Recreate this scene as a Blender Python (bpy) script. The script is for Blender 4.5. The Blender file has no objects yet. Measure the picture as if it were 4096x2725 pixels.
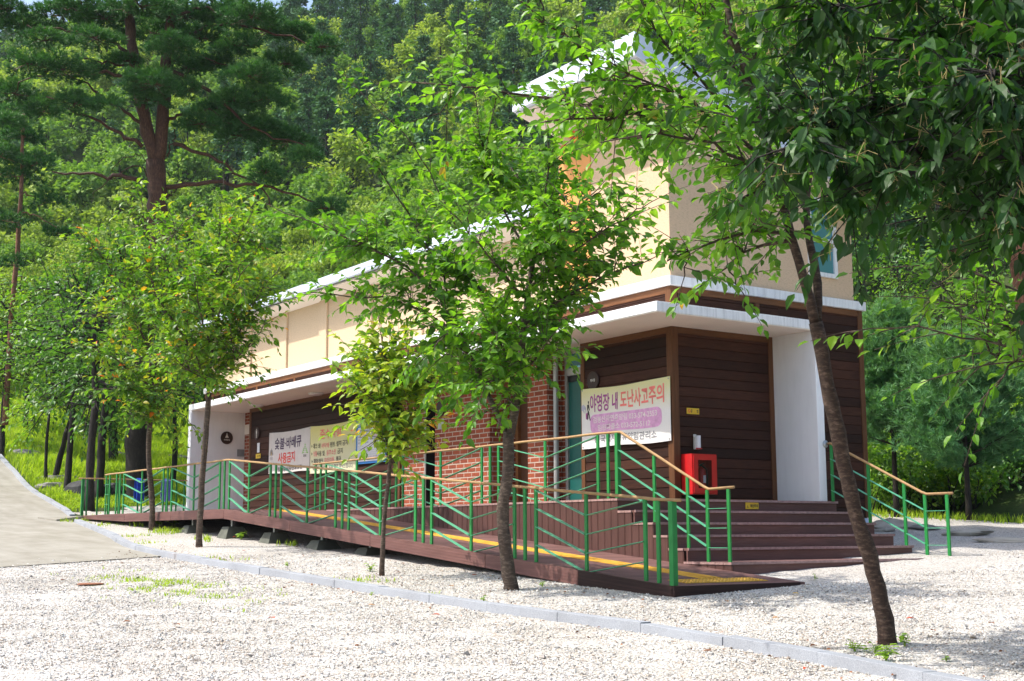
import bpy, math, random
import numpy as np
from mathutils import Vector, Matrix
R = math.radians
rng = np.random.default_rng(7)
random.seed(7)
scene = bpy.context.scene
COL = scene.collection

# ------------------------------------------------------------------ camera
CAM = np.array([14.74667777, -13.05972853, -0.47771737])
FPX = 5302.9252634          # focal length in pixels of the 4096 px wide photograph
YAW, PIT, ROL = R(34.57990369), R(8.34906986), R(-0.23300467)
FW = np.array([-math.cos(YAW)*math.cos(PIT), math.sin(YAW)*math.cos(PIT), math.sin(PIT)])
RT = np.cross(FW, [0, 0, 1]); RT /= np.linalg.norm(RT)
UP = np.cross(RT, FW)
RT, UP = math.cos(ROL)*RT + math.sin(ROL)*UP, -math.sin(ROL)*RT + math.cos(ROL)*UP
cd = bpy.data.cameras.new('camera'); cam = bpy.data.objects.new('camera', cd); COL.objects.link(cam)
cd.sensor_fit = 'HORIZONTAL'; cd.sensor_width = 36.0; cd.lens = FPX*36/4096
cd.clip_start = 0.1; cd.clip_end = 3000
m = Matrix((RT, UP, -FW)).transposed().to_4x4(); m.translation = Vector(CAM)
cam.matrix_world = m
scene.camera = cam

# ------------------------------------------------------------------ light
SUN_EL = 54.0
SUN_PHI = 31.0              # degrees from the front facade's normal (-Y) towards -X
sdir = np.array([-math.sin(R(SUN_PHI))*math.cos(R(SUN_EL)), -math.cos(R(SUN_PHI))*math.cos(R(SUN_EL)), math.sin(R(SUN_EL))])
w = bpy.data.worlds.new('World'); scene.world = w; w.use_nodes = True
nt = w.node_tree; nt.nodes.clear()
out = nt.nodes.new('ShaderNodeOutputWorld'); bg = nt.nodes.new('ShaderNodeBackground'); sky = nt.nodes.new('ShaderNodeTexSky')
sky.sky_type = 'NISHITA'; sky.sun_disc = False; sky.sun_elevation = R(SUN_EL)
sky.sun_rotation = math.atan2(sdir[0], sdir[1])
sky.dust_density = 3.0; sky.air_density = 1.0; sky.ozone_density = 1.0
bg.inputs['Strength'].default_value = 0.15
nt.links.new(sky.outputs[0], bg.inputs[0]); nt.links.new(bg.outputs[0], out.inputs[0])
sl = bpy.data.lights.new('sun', 'SUN'); so = bpy.data.objects.new('sun', sl); COL.objects.link(so)
sl.energy = 3.0; sl.angle = R(0.55); sl.color = (1.0, 0.95, 0.87)
so.rotation_euler = Vector(sdir).to_track_quat('Z', 'Y').to_euler(); so.location = (0, -10, 30)
scene.view_settings.view_transform = 'Standard'; scene.view_settings.look = 'None'
scene.view_settings.exposure = 1.02; scene.view_settings.gamma = 1.0
scene.cycles.max_bounces = 7; scene.cycles.transparent_max_bounces = 8
scene.cycles.diffuse_bounces = 4; scene.cycles.glossy_bounces = 3; scene.cycles.transmission_bounces = 5
scene.cycles.caustics_reflective = False; scene.cycles.caustics_refractive = False

# ------------------------------------------------------------------ helpers
def at(px, py, d):
    """point seen at pixel (px, py) of the 4096 x 2725 photograph, d metres in front of the camera"""
    return CAM + d*(FW + RT*(px-2048)/FPX - UP*(py-1362.5)/FPX)
def nrm(v):
    v = np.asarray(v, float); return v/(np.linalg.norm(v, axis=-1, keepdims=True)+1e-12)
def smooth(x): x = np.clip(x, 0, 1); return x*x*(3-2*x)
FH = np.array([FW[0], FW[1]])/math.hypot(FW[0], FW[1]); RH = np.array([-FH[1]*-1, FH[0]*-1])
if RH @ RT[:2] < 0: RH = -RH
def dist(x, y): return (np.asarray(x)-CAM[0])*FH[0] + (np.asarray(y)-CAM[1])*FH[1]
def lat(x, y): return (np.asarray(x)-CAM[0])*RH[0] + (np.asarray(y)-CAM[1])*RH[1]
def ground(x, y):
    x = np.asarray(x, float); y = np.asarray(y, float)
    z = -.735 - .05*np.clip(x, -30, 30) + .045*np.clip(y, -25, 25)
    u = np.maximum(0, -17.5-x)
    e1 = .05*np.minimum(u, 16) + .0106*np.clip(u-7, 0, 9)**2 + .24*np.maximum(0, u-16) + .24*np.maximum(0, u-42)
    v = np.maximum(0, y-11.5)
    e2 = .30*v + .16*np.maximum(0, v-10)
    side = smooth((-y-8)/25)
    h = e1*(1-.6*side) + e2
    top = 59 + 4*np.sin(x*.03+1)*np.cos(y*.024) - .02*np.maximum(0, lat(x, y)+20)
    h = np.where(h > top-12, top-12 + 12*np.tanh((h-top+12)/12), h)
    return z + h
def gz(x, y): return float(ground(x, y))

class MB:
    def __init__(s): s.v = []; s.f = []; s.n = 0; s.hue = []; s.mi = []
    def add(s, v, f, hue=0.5, mi=0):
        v = np.asarray(v, float).reshape(-1, 3)
        fs = f if isinstance(f, list) and len(f) and isinstance(f[0], np.ndarray) and f[0].ndim == 2 else None
        if fs is None:
            g = {}
            for q in f: g.setdefault(len(q), []).append(q)
            fs = [np.array(q) for q in g.values()]
        for q in fs:
            s.f.append(q+s.n); k = len(q)
            s.hue.append(np.broadcast_to(np.asarray(hue, float), (k,)) if np.ndim(hue) == 0 or len(hue) == k else np.resize(hue, k))
            s.mi.append(np.full(k, mi))
        s.v.append(v); s.n += len(v); return s
    def box(s, lo, hi, hue=0.5, mi=0):
        a, b = np.minimum(lo, hi), np.maximum(lo, hi)
        v = [(x, y, z) for z in (a[2], b[2]) for y in (a[1], b[1]) for x in (a[0], b[0])]
        return s.add(v, [(0, 2, 3, 1), (4, 5, 7, 6), (0, 1, 5, 4), (2, 6, 7, 3), (0, 4, 6, 2), (1, 3, 7, 5)], hue, mi)
    def hexa(s, v8, hue=0.5, mi=0):   # bottom 4 (ccw), top 4
        return s.add(v8, [(3, 2, 1, 0), (4, 5, 6, 7), (0, 1, 5, 4), (1, 2, 6, 5), (2, 3, 7, 6), (3, 0, 4, 7)], hue, mi)
    def bar(s, a, b, wv, hv, hue=.5, mi=0):  # box from a to b with half-width vectors wv, hv
        a = np.asarray(a, float); b = np.asarray(b, float); wv = np.asarray(wv, float); hv = np.asarray(hv, float)
        return s.hexa([a-wv-hv, b-wv-hv, b+wv-hv, a+wv-hv, a-wv+hv, b-wv+hv, b+wv+hv, a+wv+hv], hue, mi)
    def tube(s, pts, rad, n=8, hue=.5, mi=0, cap=True, wob=0):
        p = np.asarray(pts, float); r = np.broadcast_to(np.asarray(rad, float), (len(p),))
        t = nrm(np.gradient(p, axis=0)); ref = np.array([0, 0, 1.]) if abs(t[0, 2]) < .9 else np.array([1., 0, 0])
        V = []
        for i in range(len(p)):
            a = nrm(np.cross(t[i], ref)); b = np.cross(t[i], a)
            ang = np.arange(n)*2*math.pi/n
            rr = r[i]*(1 + (wob*rng.normal(size=n) if wob else 0))
            V.append(p[i] + (np.cos(ang)*rr)[:, None]*a + (np.sin(ang)*rr)[:, None]*b)
        V = np.concatenate(V); F = []
        i = np.arange(len(p)-1)[:, None]*n; j = np.arange(n)[None, :]; k = (j+1) % n
        Q = np.stack([i+j, i+k, i+n+k, i+n+j], -1).reshape(-1, 4)
        fs = [Q]
        if cap: fs.append(np.array([np.arange(n)[::-1]])); fs.append(np.array([np.arange(n)+(len(p)-1)*n]))
        return s.add(V, fs, hue, mi)
    def prism(s, poly, axis, a, b, hue=.5, mi=0):  # extrude 2D polygon along axis
        n = len(poly); V = []
        for t in (a, b):
            for (p, q) in poly:
                c = [p, q]; c.insert(axis, t); V.append(c)
        F = [tuple(range(n))[::-1], tuple(range(n, 2*n))] + [(i, (i+1) % n, n+(i+1) % n, n+i) for i in range(n)]
        return s.add(V, F, hue, mi)
    def lathe(s, c, prof, n=24, hue=.5, mi=0, ax=2):  # prof: (r, h)
        V = []
        for (r, h) in prof:
            for k in range(n):
                a = 2*math.pi*k/n; q = [0, 0, 0]; q[(ax+1) % 3] = r*math.cos(a); q[(ax+2) % 3] = r*math.sin(a); q[ax] = h
                V.append(np.array(c)+q)
        F = [tuple(range(n))[::-1], tuple(np.arange(n)+(len(prof)-1)*n)]
        for i in range(len(prof)-1):
            for k in range(n): F.append((i*n+k, i*n+(k+1) % n, (i+1)*n+(k+1) % n, (i+1)*n+k))
        return s.add(V, F, hue, mi)
    def build(s, name, mats, parent=None, origin=None, smooth_=False, bevel=0):
        V = np.concatenate(s.v) if s.v else np.zeros((0, 3))
        o0 = np.array(parent['_o']) if parent is not None else (np.array(origin, float) if origin is not None else np.array([V[:, 0].mean(), V[:, 1].mean(), V[:, 2].min()]))
        me = bpy.data.meshes.new(name)
        loops = np.concatenate([q.ravel() for q in s.f]); tot = np.concatenate([np.full(len(q), q.shape[1]) for q in s.f])
        me.vertices.add(len(V)); me.vertices.foreach_set('co', (V-o0).ravel())
        me.loops.add(len(loops)); me.loops.foreach_set('vertex_index', loops.astype(np.int32))
        me.polygons.add(len(tot)); me.polygons.foreach_set('loop_start', np.concatenate([[0], np.cumsum(tot)[:-1]]).astype(np.int32))
        me.polygons.foreach_set('material_index', np.concatenate(s.mi).astype(np.int32))
        me.update(calc_edges=True); me.validate()
        at_ = me.attributes.new('hue', 'FLOAT', 'FACE')
        h = np.concatenate(s.hue)
        if len(at_.data) == len(h): at_.data.foreach_set('value', h.astype(np.float32))
        for mm in (mats if isinstance(mats, (list, tuple)) else [mats]): me.materials.append(mm)
        me.polygons.foreach_set('use_smooth', np.full(len(me.polygons), bool(smooth_)))
        o = bpy.data.objects.new(name, me); COL.objects.link(o)
        o['_o'] = [float(c) for c in o0]
        if parent is not None: o.parent = parent
        else: o.location = o0
        if bevel:
            b = o.modifiers.new('bevel', 'BEVEL'); b.width = bevel; b.segments = 2; b.limit_method = 'ANGLE'
        return o
def tag(o, label, cat, group=None):
    o['label'] = label; o['category'] = cat
    if group: o['group'] = group
    return o
def thing(name, label, cat, loc, group=None):
    o = bpy.data.objects.new(name, None); COL.objects.link(o); o.empty_display_size = .1
    o.location = loc; o['_o'] = [float(c) for c in loc]
    return tag(o, label, cat, group)
def struct(name, mb, m_, kind='structure', origin=(0, 0, 0), **k):
    o = mb.build(name, m_, None, origin, **k); o['kind'] = kind; return o

# ------------------------------------------------------------------ materials
class NT:
    def __init__(s, name):
        s.m = bpy.data.materials.new(name); s.m.use_nodes = True; s.t = s.m.node_tree; s.t.nodes.clear()
        s.out = s.n('OutputMaterial'); s.b = s.n('BsdfPrincipled'); s.l(s.b.outputs[0], s.out.inputs[0])
    def n(s, t, **k):
        x = s.t.nodes.new('ShaderNode'+t)
        for a, b in k.items(): setattr(x, a, b)
        return x
    def l(s, a, b): s.t.links.new(a, b)
    def coord(s, scale=(1, 1, 1)):
        c = s.n('TexCoord'); mp = s.n('Mapping'); mp.inputs['Scale'].default_value = scale; s.l(c.outputs['Object'], mp.inputs[0]); return mp.outputs[0]
    def noise(s, vec, scale, detail=4, rough=.55):
        x = s.n('TexNoise'); x.inputs['Scale'].default_value = scale; x.inputs['Detail'].default_value = detail; x.inputs['Roughness'].default_value = rough
        if vec is not None: s.l(vec, x.inputs['Vector'])
        return x.outputs['Fac']
    def ramp(s, fac, *st):
        x = s.n('ValToRGB'); e = x.color_ramp.elements
        while len(e) > 1: e.remove(e[-1])
        e[0].position = st[0][0]; e[0].color = (*st[0][1], 1)
        for p, c in st[1:]:
            k = e.new(p); k.color = (*c, 1)
        s.l(fac, x.inputs[0]); return x.outputs[0]
    def mix(s, fac, a, b, mode='MIX'):
        x = s.n('MixRGB', blend_type=mode)
        for i, q in enumerate((fac, a, b)):
            if isinstance(q, (int, float)): x.inputs[i].default_value = q if i == 0 else (q, q, q, 1)
            elif isinstance(q, tuple): x.inputs[i].default_value = (*q, 1)
            else: s.l(q, x.inputs[i])
        return x.outputs[0]
    def math(s, op, a, b=None):
        x = s.n('Math', operation=op)
        for i, q in enumerate((a, b)):
            if q is None: continue
            if isinstance(q, (int, float)): x.inputs[i].default_value = q
            else: s.l(q, x.inputs[i])
        return x.outputs[0]
    def hue(s): x = s.n('Attribute'); x.attribute_name = 'hue'; return x.outputs['Fac']
    def col(s, c):
        if isinstance(c, tuple): s.b.inputs['Base Color'].default_value = (*c, 1)
        else: s.l(c, s.b.inputs['Base Color'])
    def rough(s, r, spec=.5):
        if isinstance(r, (int, float)): s.b.inputs['Roughness'].default_value = r
        else: s.l(r, s.b.inputs['Roughness'])
        s.b.inputs['Specular IOR Level'].default_value = spec
    def bump(s, h, st=.3, d=.01):
        x = s.n('Bump'); x.inputs['Strength'].default_value = st; x.inputs['Distance'].default_value = d
        s.l(h, x.inputs['Height']); s.l(x.outputs[0], s.b.inputs['Normal'])
M = {}
def paint(name, c, rough=.5, var=.12, scale=6, bump=0, spec=.4, metal=0, dirt=None):
    t = NT(name); v = t.coord(); f = t.noise(v, scale, 6)
    lo = tuple(x*(1-var) for x in c); hi = tuple(min(1, x*(1+var)) for x in c)
    cc = t.ramp(f, (.3, lo), (.7, hi))
    if dirt:
        v2 = t.coord((3, 3, .35)); f2 = t.noise(v2, 4, 8, .7); k = t.ramp(f2, (.46, (0, 0, 0)), (.74, (1, 1, 1)))
        cc = t.mix(t.math('MULTIPLY', k, dirt), cc, tuple(x*.45 for x in c))
    t.col(cc); t.rough(rough, spec); t.b.inputs['Metallic'].default_value = metal
    if bump: t.bump(t.noise(v, scale*6, 6), bump, .004)
    M[name] = t.m; return t.m
paint('white_paint', (.80, .80, .80), .6, .03, 3, .1, dirt=.6)
paint('white_render', (.84, .84, .85), .75, .03, 2, .15, dirt=.12)
paint('soffit_cream', (.80, .72, .64), .8, .03, 2, .1)
paint('roof_metal', (.62, .68, .80), .4, .04, 1.5)
paint('roof_edge', (.28, .30, .33), .5, .05, 1.5)
paint('green_paint', (.018, .205, .045), .42, .15, 5, .05, .35)
paint('green_paint_mint', (.085, .36, .20), .45, .15, 7, .05, .45)  # paler mint green, used on the railing bars
paint('handrail_wood', (.36, .22, .10), .75, .15, 8, .1)
paint('orange_panel', (.72, .33, .10), .75, .06, 3, .2)
paint('orange_deep', (.75, .13, .02), .7, .06, 3, .2)
paint('teal_door', (.010, .10, .085), .35, .08, 2, 0, .5)
paint('dark_glass', (.012, .018, .018), .08, .1, 2, 0, .6)
paint('aluminium', (.45, .44, .42), .4, .08, 4, 0, .5, .5)
paint('cream_metal', (.62, .52, .40), .5, .05, 4)
paint('dark_void', (.006, .005, .005), .9, .1, 4)
paint('plinth_blue', (.50, .60, .78), .8, .05, 3, .2)
paint('concrete_foot', (.10, .105, .085), .9, .2, 5, .4)
paint('red_paint', (.50, .010, .012), .3, .15, 4, .05, .5)
paint('red_tank', (.45, .02, .015), .25, .1, 4)
paint('black_plastic', (.012, .012, .012), .4, .1, 5)
paint('white_plastic', (.68, .66, .60), .4, .08, 8, dirt=.4)
paint('disc_wood', (.035, .013, .008), .45, .3, 14, .2)
paint('ink_white', (.75, .73, .66), .7, .05, 9)
paint('ink_black', (.03, .028, .03), .7, .15, 9)
paint('ink_purple', (.055, .022, .075), .7, .2, 9)
paint('ink_red', (.66, .05, .035), .7, .15, 9)
paint('ink_coral', (.80, .20, .17), .7, .15, 9)
paint('ink_pink', (.72, .17, .19), .7, .15, 9)
paint('ink_violet', (.36, .085, .27), .7, .25, 9)
paint('ink_lilac', (.64, .34, .56), .75, .16, 14)
paint('ink_grey', (.17, .17, .19), .7, .2, 9)
paint('ink_paleGrey'.lower(), (.42, .42, .50), .7, .2, 9)
paint('ink_leaf', (.30, .55, .18), .7, .2, 9)
paint('ink_blue', (.03, .20, .55), .55, .1, 4)
paint('sign_yellow', (.72, .47, .03), .5, .06, 6)
paint('cloth_grey', (.62, .58, .55), .85, .05, 5, .2)
paint('panel_white', (.72, .73, .76), .6, .04, 5)
paint('tag_grey', (.25, .27, .28), .5, .1, 5)
paint('mop_blue', (.015, .06, .42), .9, .3, 40)
paint('mop_faded', (.16, .20, .50), .9, .3, 40)
paint('rust', (.26, .11, .06), .8, .3, 10)
paint('stone', (.20, .19, .175), .9, .35, 5, .6)
paint('stone_pale', (.36, .33, .28), .9, .25, 3, .5)
paint('dark_stone', (.035, .036, .036), .8, .4, 5, .5)
paint('light_lens', (.72, .68, .70), .3, .03, 5)
paint('door_wood', (.10, .040, .018), .45, .2, 6)
paint('door_trim', (.24, .105, .038), .5, .2, 6)
paint('steel', (.4, .41, .42), .35, .1, 6, 0, .5, .8)
# banner cloths with printed vertical tint
def cloth(name, top, bot, z0, z1):
    t = NT(name); c = t.n('TexCoord'); sp = t.n('SeparateXYZ'); t.l(c.outputs['Object'], sp.inputs[0])
    mr = t.n('MapRange'); mr.inputs['From Min'].default_value = z0; mr.inputs['From Max'].default_value = z1; t.l(sp.outputs[2], mr.inputs[0])
    cc = t.ramp(mr.outputs[0], (0, bot), (1, top)); f = t.noise(t.coord((1, 1, .5)), 7, 5)
    t.col(t.mix(.25, cc, t.mix(f, cc, .55), 'MIX')); t.rough(.8, .2); t.bump(t.noise(t.coord(), 9, 3), .25, .02); M[name] = t.m
cloth('cloth_yellow', (.74, .68, .22), (.68, .66, .42), .3, .95)
cloth('cloth_yellowwhite', (.72, .68, .32), (.76, .74, .72), .45, .9)
# brick
t = NT('brick'); c = t.n('TexCoord'); sp = t.n('SeparateXYZ'); t.l(c.outputs['Object'], sp.inputs[0])
u = t.math('ADD', sp.outputs[0], sp.outputs[1]); cb = t.n('CombineXYZ'); t.l(u, cb.inputs[0]); t.l(sp.outputs[2], cb.inputs[1])
bt = t.n('TexBrick'); bt.inputs['Scale'].default_value = 1; bt.inputs['Brick Width'].default_value = .262; bt.inputs['Row Height'].default_value = .086
bt.inputs['Mortar Size'].default_value = .0095; bt.inputs['Mortar Smooth'].default_value = .15; bt.inputs['Bias'].default_value = -.35
bt.inputs['Color1'].default_value = (.36, .092, .045, 1); bt.inputs['Color2'].default_value = (.185, .048, .030, 1); bt.inputs['Mortar'].default_value = (.52, .45, .38, 1)
t.l(cb.outputs[0], bt.inputs['Vector']); f = t.noise(t.coord(), 26, 5, .65)
t.col(t.mix(.75, bt.outputs[0], t.ramp(f, (.25, (.55, .55, .55)), (.75, (1.25, 1.15, 1.1))), 'MULTIPLY')); t.rough(.85, .25)
hh = t.math('ADD', t.math('MULTIPLY', t.math('SUBTRACT', 1.0, bt.outputs['Fac']), 1.0), t.math('MULTIPLY', f, .5)); t.bump(hh, .7, .008); M['brick'] = t.m
# stucco
def stucco(name, c):
    t = NT(name); v = t.coord((1, 1, 2.2)); f = t.noise(v, 20, 8, .7); g = t.noise(t.coord(), .9, 3)
    k = t.ramp(f, (.35, tuple(x*.80 for x in c)), (.5, c), (.7, tuple(min(1, x*1.06) for x in c)))
    v2 = t.coord((2.5, 2.5, .22)); st = t.ramp(t.noise(v2, 3, 6, .6), (.56, (0, 0, 0)), (.8, (1, 1, 1)))
    k = t.mix(t.math('MULTIPLY', st, .16), k, tuple(x*.6 for x in c))
    t.col(t.mix(.2, k, t.ramp(g, (.3, tuple(x*.85 for x in c)), (.7, c)))); t.rough(.9, .2); t.bump(f, .55, .012); M[name] = t.m
stucco('stucco_tan', (.66, .475, .315)); stucco('stucco_cream', (.66, .50, .34))
# wood siding
def wood(name, c, c2, horiz=True, rough=.55, hv=.55):
    t = NT(name); v = t.coord((1.2, 1.2, 16) if horiz else (16, 16, .9)); f = t.noise(v, 3, 8, .65); g = t.noise(t.coord(), 1.3, 3)
    k = t.ramp(f, (.3, c), (.55, tuple((a+b)/2 for a, b in zip(c, c2))), (.75, c2))
    h = t.ramp(t.hue(), (0, (1-hv,)*3), (1, (1+hv*.6,)*3))
    k = t.mix(1., k, h, 'MULTIPLY')
    k = t.mix(.5, k, t.ramp(g, (.35, (.75, .75, .75)), (.65, (1.1, 1.1, 1.1))), 'MULTIPLY')
    t.col(k); t.rough(rough, .2); t.bump(f, .25, .004); M[name] = t.m
wood('siding', (.028, .009, .005), (.075, .027, .014), True, .65)
wood('trim', (.115, .045, .018), (.20, .088, .038), False, .5, .25)
wood('trim_horizontal', (.115, .045, .018), (.20, .088, .038), True, .5, .25)
wood('deck_board', (.145, .074, .066), (.215, .118, .106), True, .55, .22)
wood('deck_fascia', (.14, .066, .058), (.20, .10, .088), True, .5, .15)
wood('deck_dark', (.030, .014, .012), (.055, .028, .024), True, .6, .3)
wood('skirt_board', (.085, .040, .034), (.125, .062, .054), False, .5, .12)
paint('board_end', (.33, .205, .19), .7, .25, 20, .2)
# tactile strip
t = NT('tactile_yellow'); f = t.noise(t.coord(), 8, 5); t.col(t.ramp(f, (.3, (.50, .27, .035)), (.7, (.72, .42, .06)))); t.rough(.6, .3); M['tactile'] = t.m
# gravel
def gravel(name, sc=36, tint=(1, 1, 1)):
    t = NT(name); v = t.coord(); vo = t.n('TexVoronoi'); vo.inputs['Scale'].default_value = sc; vo.inputs['Randomness'].default_value = 1
    t.l(v, vo.inputs['Vector']); s2 = t.n('SeparateXYZ'); t.l(vo.outputs['Color'], s2.inputs[0])
    k = t.ramp(s2.outputs[0], (0, (.22, .21, .20)), (.14, (.42, .40, .38)), (.3, (.62, .58, .52)), (.6, (.70, .68, .65)), (.85, (.76, .75, .73)), (1, (.60, .50, .40)))
    edge = t.ramp(vo.outputs['Distance'], (.0, (1, 1, 1)), (.55, (.90, .89, .87)), (.9, (.52, .50, .48)))
    k = t.mix(1, k, edge, 'MULTIPLY')
    g = t.noise(t.coord(), .55, 5, .6); k = t.mix(.6, k, t.ramp(g, (.34, (.64, .62, .59)), (.6, (.85, .85, .85))), 'MULTIPLY')
    k = t.mix(1, k, tint, 'MULTIPLY'); t.col(k); t.rough(.85, .25)
    h = t.math('SUBTRACT', t.math('MULTIPLY', s2.outputs[1], .6), vo.outputs['Distance']); t.bump(h, .8, .013); M[name] = t.m
gravel('gravel', 58)
t = NT('stones'); f = t.noise(t.coord(), 60, 3); k = t.ramp(t.hue(), (0, (.20, .20, .20)), (.10, (.36, .35, .35)), (.2, (.50, .40, .31)), (.3, (.62, .57, .50)), (.6, (.70, .68, .64)), (1, (.78, .77, .75)))
g = t.noise(t.coord(), .55, 5, .6); k = t.mix(.6, k, t.ramp(g, (.34, (.64, .62, .59)), (.6, (.85, .85, .85))), 'MULTIPLY')
t.col(t.mix(.3, k, t.ramp(f, (.3, (.6, .6, .6)), (.7, (1.1, 1.1, 1.1))), 'MULTIPLY')); t.rough(.75, .3); M['stones'] = t.m
# concrete road
t = NT('concrete_road'); f = t.noise(t.coord(), 1.1, 8, .65); g = t.noise(t.coord((.5, 2.5, 1)), 1.2, 6, .6); h = t.noise(t.coord(), 70, 3)
k = t.ramp(f, (.3, (.20, .185, .15)), (.5, (.275, .26, .22)), (.7, (.34, .325, .285)))
k = t.mix(.35, k, t.ramp(g, (.35, (.20, .18, .14)), (.65, (.35, .33, .29)))); t.col(k); t.rough(.9, .2); t.bump(h, .3, .004); M['road'] = t.m
# granite kerb
t = NT('granite'); f = t.noise(t.coord(), 120, 3, .7); g = t.noise(t.coord(), 1.7, 6, .6); r_ = t.noise(t.coord((1, 1, .3)), 1.1, 4)
k = t.ramp(f, (.35, (.25, .265, .29)), (.65, (.38, .40, .44))); k = t.mix(.6, k, t.ramp(g, (.3, (.70, .69, .68)), (.6, (1, 1, 1))), 'MULTIPLY')
k = t.mix(t.ramp(r_, (.66, (0, 0, 0)), (.78, (.6, .6, .6))), k, (.30, .19, .11)); t.col(k); t.rough(.75, .3); t.bump(f, .25, .003); M['granite'] = t.m
# soil / forest floor
t = NT('soil'); f = t.noise(t.coord(), .8, 8, .65); g = t.noise(t.coord(), 14, 6, .7)
k = t.ramp(f, (.3, (.030, .050, .014)), (.5, (.050, .080, .022)), (.7, (.070, .060, .030))); t.col(t.mix(.5, k, t.ramp(g, (.3, (.5, .5, .5)), (.7, (1.3, 1.3, 1.3))), 'MULTIPLY')); t.rough(.95, .1); t.bump(g, .8, .06); M['soil'] = t.m
# foliage
def leafmat(name, *st, trans=.44, tboost=(1.6, 1.75, .5), rough=.42, spec=.45, under=None):
    t = NT(name); k = t.ramp(t.hue(), *st)
    n = t.noise(t.coord(), 9, 2); k = t.mix(.35, k, t.ramp(n, (.3, (.65, .65, .65)), (.7, (1.25, 1.25, 1.25))), 'MULTIPLY')
    t.col(k); t.rough(rough, spec)
    tr = t.n('BsdfTranslucent'); t.l(t.mix(1, k, tboost, 'MULTIPLY'), tr.inputs[0]); mx = t.n('MixShader'); mx.inputs[0].default_value = trans
    t.l(t.b.outputs[0], mx.inputs[1]); t.l(tr.outputs[0], mx.inputs[2]); t.l(mx.outputs[0], t.out.inputs[0]); M[name] = t.m
G1, G2, G3 = (.042, .125, .014), (.115, .265, .022), (.225, .395, .034)
leafmat('cherry_leaf', (0, G1), (.5, G2), (.85, G3), (.97, (.15, .23, .03)), (1, (.35, .20, .03)))
leafmat('autumn_leaf', (0, (0.0465, 0.13, 0.016)), (.45, (0.1162, 0.247, 0.022)), (.78, (0.248, 0.351, 0.03)), (.93, (0.372, 0.325, 0.03)), (.96, (0.7, 0.286, 0.03)), (1, (0.7, 0.156, 0.02)))
leafmat('yellow_leaf', (0, (.06, .16, .02)), (.3, (.16, .28, .028)), (.65, (.34, .42, .04)), (.9, (.34, .30, .03)), (.96, (.48, .22, .03)), (1, (.50, .10, .02)))
leafmat('oak_leaf', (0, (.012, .045, .010)), (.5, (.022, .072, .012)), (1, (.060, .150, .018)), rough=.5, spec=.4, trans=.38)
leafmat('tree_leaf', (0, (0.0338, 0.1105, 0.0182)), (.5, (0.0715, 0.1885, 0.0234)), (1, (0.156, 0.286, 0.039)), trans=.34)
leafmat('bright_leaf', (0, (0.0805, 0.184, 0.0207)), (.5, (0.161, 0.299, 0.0299)), (1, (0.276, 0.391, 0.046)), trans=.42)
leafmat('grass', (0, (.15, .25, .018)), (.5, (.30, .42, .035)), (.9, (.42, .50, .06)), (1, (.32, .28, .09)), trans=.4, rough=.6, spec=.2)
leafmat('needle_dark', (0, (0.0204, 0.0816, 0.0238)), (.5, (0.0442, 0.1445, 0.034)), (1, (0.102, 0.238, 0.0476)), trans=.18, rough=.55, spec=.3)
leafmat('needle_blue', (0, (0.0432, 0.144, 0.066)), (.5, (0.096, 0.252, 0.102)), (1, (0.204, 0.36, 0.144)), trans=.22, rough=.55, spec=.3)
leafmat('far_broad', (0, (0.07975, 0.1668, 0.03625)), (.5, (0.145, 0.2682, 0.058)), (1, (0.2755, 0.3915, 0.087)), trans=.3, rough=.7, spec=.15)
leafmat('far_yellow', (0, (0.1485, 0.2228, 0.04725)), (.5, (0.2565, 0.351, 0.07425)), (1, (0.405, 0.486, 0.1215)), trans=.3, rough=.7, spec=.15)
leafmat('far_conifer', (0, (0.039, 0.108, 0.051)), (.5, (0.069, 0.165, 0.078)), (1, (0.135, 0.2475, 0.1125)), trans=.12, rough=.7, spec=.15)
paint('flower', (.62, .50, .66), .7, .15, 5)
paint('dead_leaf', (.22, .085, .03), .8, .5, 12)
paint('red_leaf', (.50, .08, .03), .7, .3, 12)
paint('tan_leaf', (.42, .22, .08), .8, .3, 12)
paint('catkin', (.30, .24, .10), .9, .2, 12)
def bark(name, c, c2, ring=True, sc=(1, 1, 1)):
    t = NT(name); v = t.coord((3.2, 3.2, 9) if ring else (9, 9, 1.6)); f = t.noise(v, 4.5, 9, .72); g = t.noise(t.coord(), 5, 5)
    k = t.ramp(f, (.3, tuple(x*.45 for x in c)), (.5, c), (.68, c2)); k = t.mix(.5, k, t.ramp(g, (.3, (.55, .5, .48)), (.7, (1.25, 1.2, 1.15))), 'MULTIPLY')
    t.col(k); t.rough(.7, .3); t.bump(f, .8, .02); M[name] = t.m
bark('cherry_bark', (.085, .060, .045), (.22, .17, .13)); bark('cherry_bark_red', (.055, .032, .022), (.17, .115, .085))
bark('dark_bark', (.020, .016, .013), (.045, .037, .030), False); bark('pine_bark', (.075, .036, .022), (.17, .085, .052), False); bark('red_pine_bark', (.22, .095, .055), (.46, .25, .16), False)

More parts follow.
